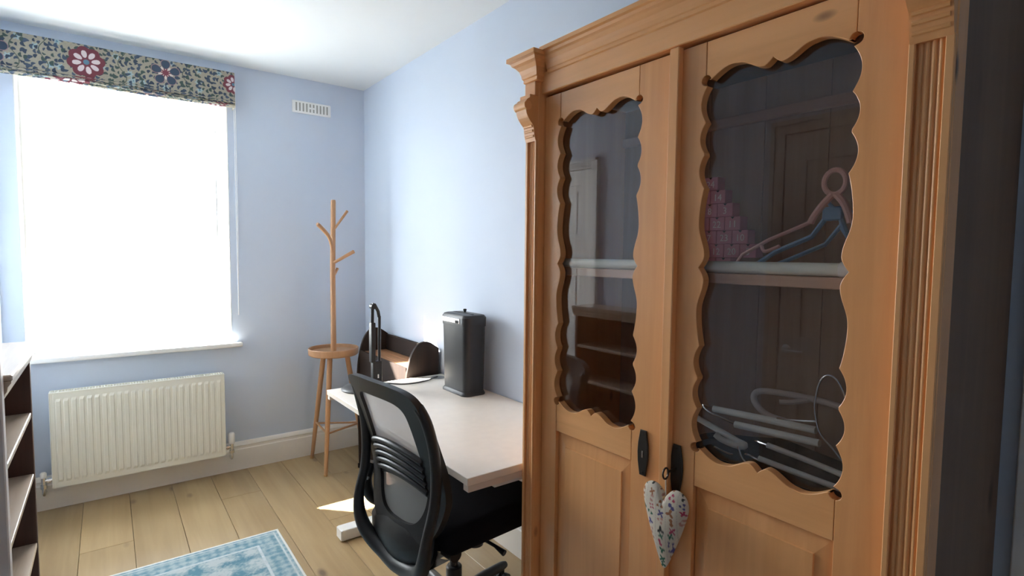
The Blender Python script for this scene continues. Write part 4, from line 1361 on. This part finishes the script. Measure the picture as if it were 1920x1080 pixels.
HZ = 0.93
def lay(pts): return spline(pts, 6)
g = G().tube([(1.25, 0.79, 1.005), (1.25, 0.66, 1.012), (1.245, 0.535, 1.018)], 0.0085, 10)
g2 = G().tube([(1.235, 0.72, 0.985), (1.235, 0.62, 0.990), (1.23, 0.520, 0.996)], 0.0085, 10)
g3 = G().tube(lay([(1.25, 0.79, 1.005), (1.25, 0.82, 1.01), (1.245, 0.80, 0.996), (1.238, 0.72, 0.985)]), 0.003, 8)
hanger('clothes_hanger', 'white trouser hanger with twin bars on top of the hanger heap', [('bar', g, 'hanger_white'), ('bar', g2, 'hanger_white'), ('hook', g3, 'chrome')], (1.245, 0.66, 0.985))
g = G().tube(lay([(1.36, 0.44, 1.035), (1.36, 0.56, 1.055), (1.36, 0.68, 1.055), (1.36, 0.735, 1.045), (1.35, 0.735, 1.02), (1.33, 0.69, 1.0), (1.31, 0.62, 1.0)]), 0.008, 10)
g2 = G().tube(lay([(1.36, 0.60, 1.055), (1.34, 0.63, 1.045), (1.33, 0.66, 1.040)]), 0.006, 8)
hanger('clothes_hanger', 'pinkish white tubular hanger lying at the back of the hanger heap', [('arms', g, 'hanger_blush'), ('hook', g2, 'hanger_blush')], (1.35, 0.6, 1.0))
g = G().tube(lay([(1.22, 0.525, 1.045), (1.22, 0.530, 1.08), (1.22, 0.522, 1.13), (1.22, 0.505, 1.150), (1.22, 0.485, 1.14), (1.22, 0.465, 1.10)]), 0.0022, 8)
g2 = G().tube(lay([(1.22, 0.525, 1.045), (1.225, 0.57, 1.035), (1.23, 0.615, 1.028)]), 0.0022, 8)
g2.tube(lay([(1.22, 0.525, 1.045), (1.22, 0.515, 1.02), (1.215, 0.485, 0.995), (1.21, 0.45, 0.965), (1.21, 0.40, 0.945)]), 0.0022, 8)
hanger('clothes_hanger', 'thin wire hanger with its hook standing up from the heap', [('hook', g, 'chrome'), ('arms', g2, 'chrome')], (1.22, 0.5, 0.945))
g = G().tube(lay([(1.19, 0.80, 0.99), (1.19, 0.74, 0.975), (1.19, 0.69, 0.962), (1.19, 0.668, 0.957), (1.185, 0.68, 0.952), (1.18, 0.72, 0.957), (1.178, 0.738, 0.966)]), 0.0075, 10)
g2 = G().tube(lay([(1.17, 0.735, 0.938), (1.17, 0.70, 0.933), (1.17, 0.685, 0.934)]), 0.0022, 8)
g2.tube(lay([(1.175, 0.676, 0.955), (1.17, 0.664, 0.935), (1.17, 0.650, 0.922)]), 0.0022, 8)
hanger('clothes_hanger', 'white looped hanger with chrome hook lying against the bag handle', [('arms', g, 'hanger_white'), ('hook', g2, 'chrome')], (1.185, 0.72, 0.92))
g = G().tube(lay([(1.22, 0.63, 0.962), (1.22, 0.55, 0.955), (1.22, 0.46, 0.945), (1.22, 0.40, 0.94)]), 0.0065, 10)
g2 = G().tube(lay([(1.22, 0.63, 0.962), (1.23, 0.66, 0.96), (1.24, 0.67, 0.955)]), 0.003, 8)
hanger('clothes_hanger', 'grey white hanger under the wire hanger in the heap', [('bar', g, 'hanger_white'), ('hook', g2, 'chrome')], (1.22, 0.53, 0.94))
g = G().tube(lay([(1.175, 0.625, 0.942), (1.175, 0.56, 0.938), (1.175, 0.48, 0.934), (1.175, 0.40, 0.930)]), 0.0065, 10)
g2 = G().tube(lay([(1.175, 0.625, 0.938), (1.18, 0.65, 0.94), (1.19, 0.665, 0.936)]), 0.003, 8)
hanger('clothes_hanger', 'white hanger lowest in the heap, right behind the glass', [('bar', g, 'hanger_white'), ('hook', g2, 'chrome')], (1.175, 0.52, 0.92))
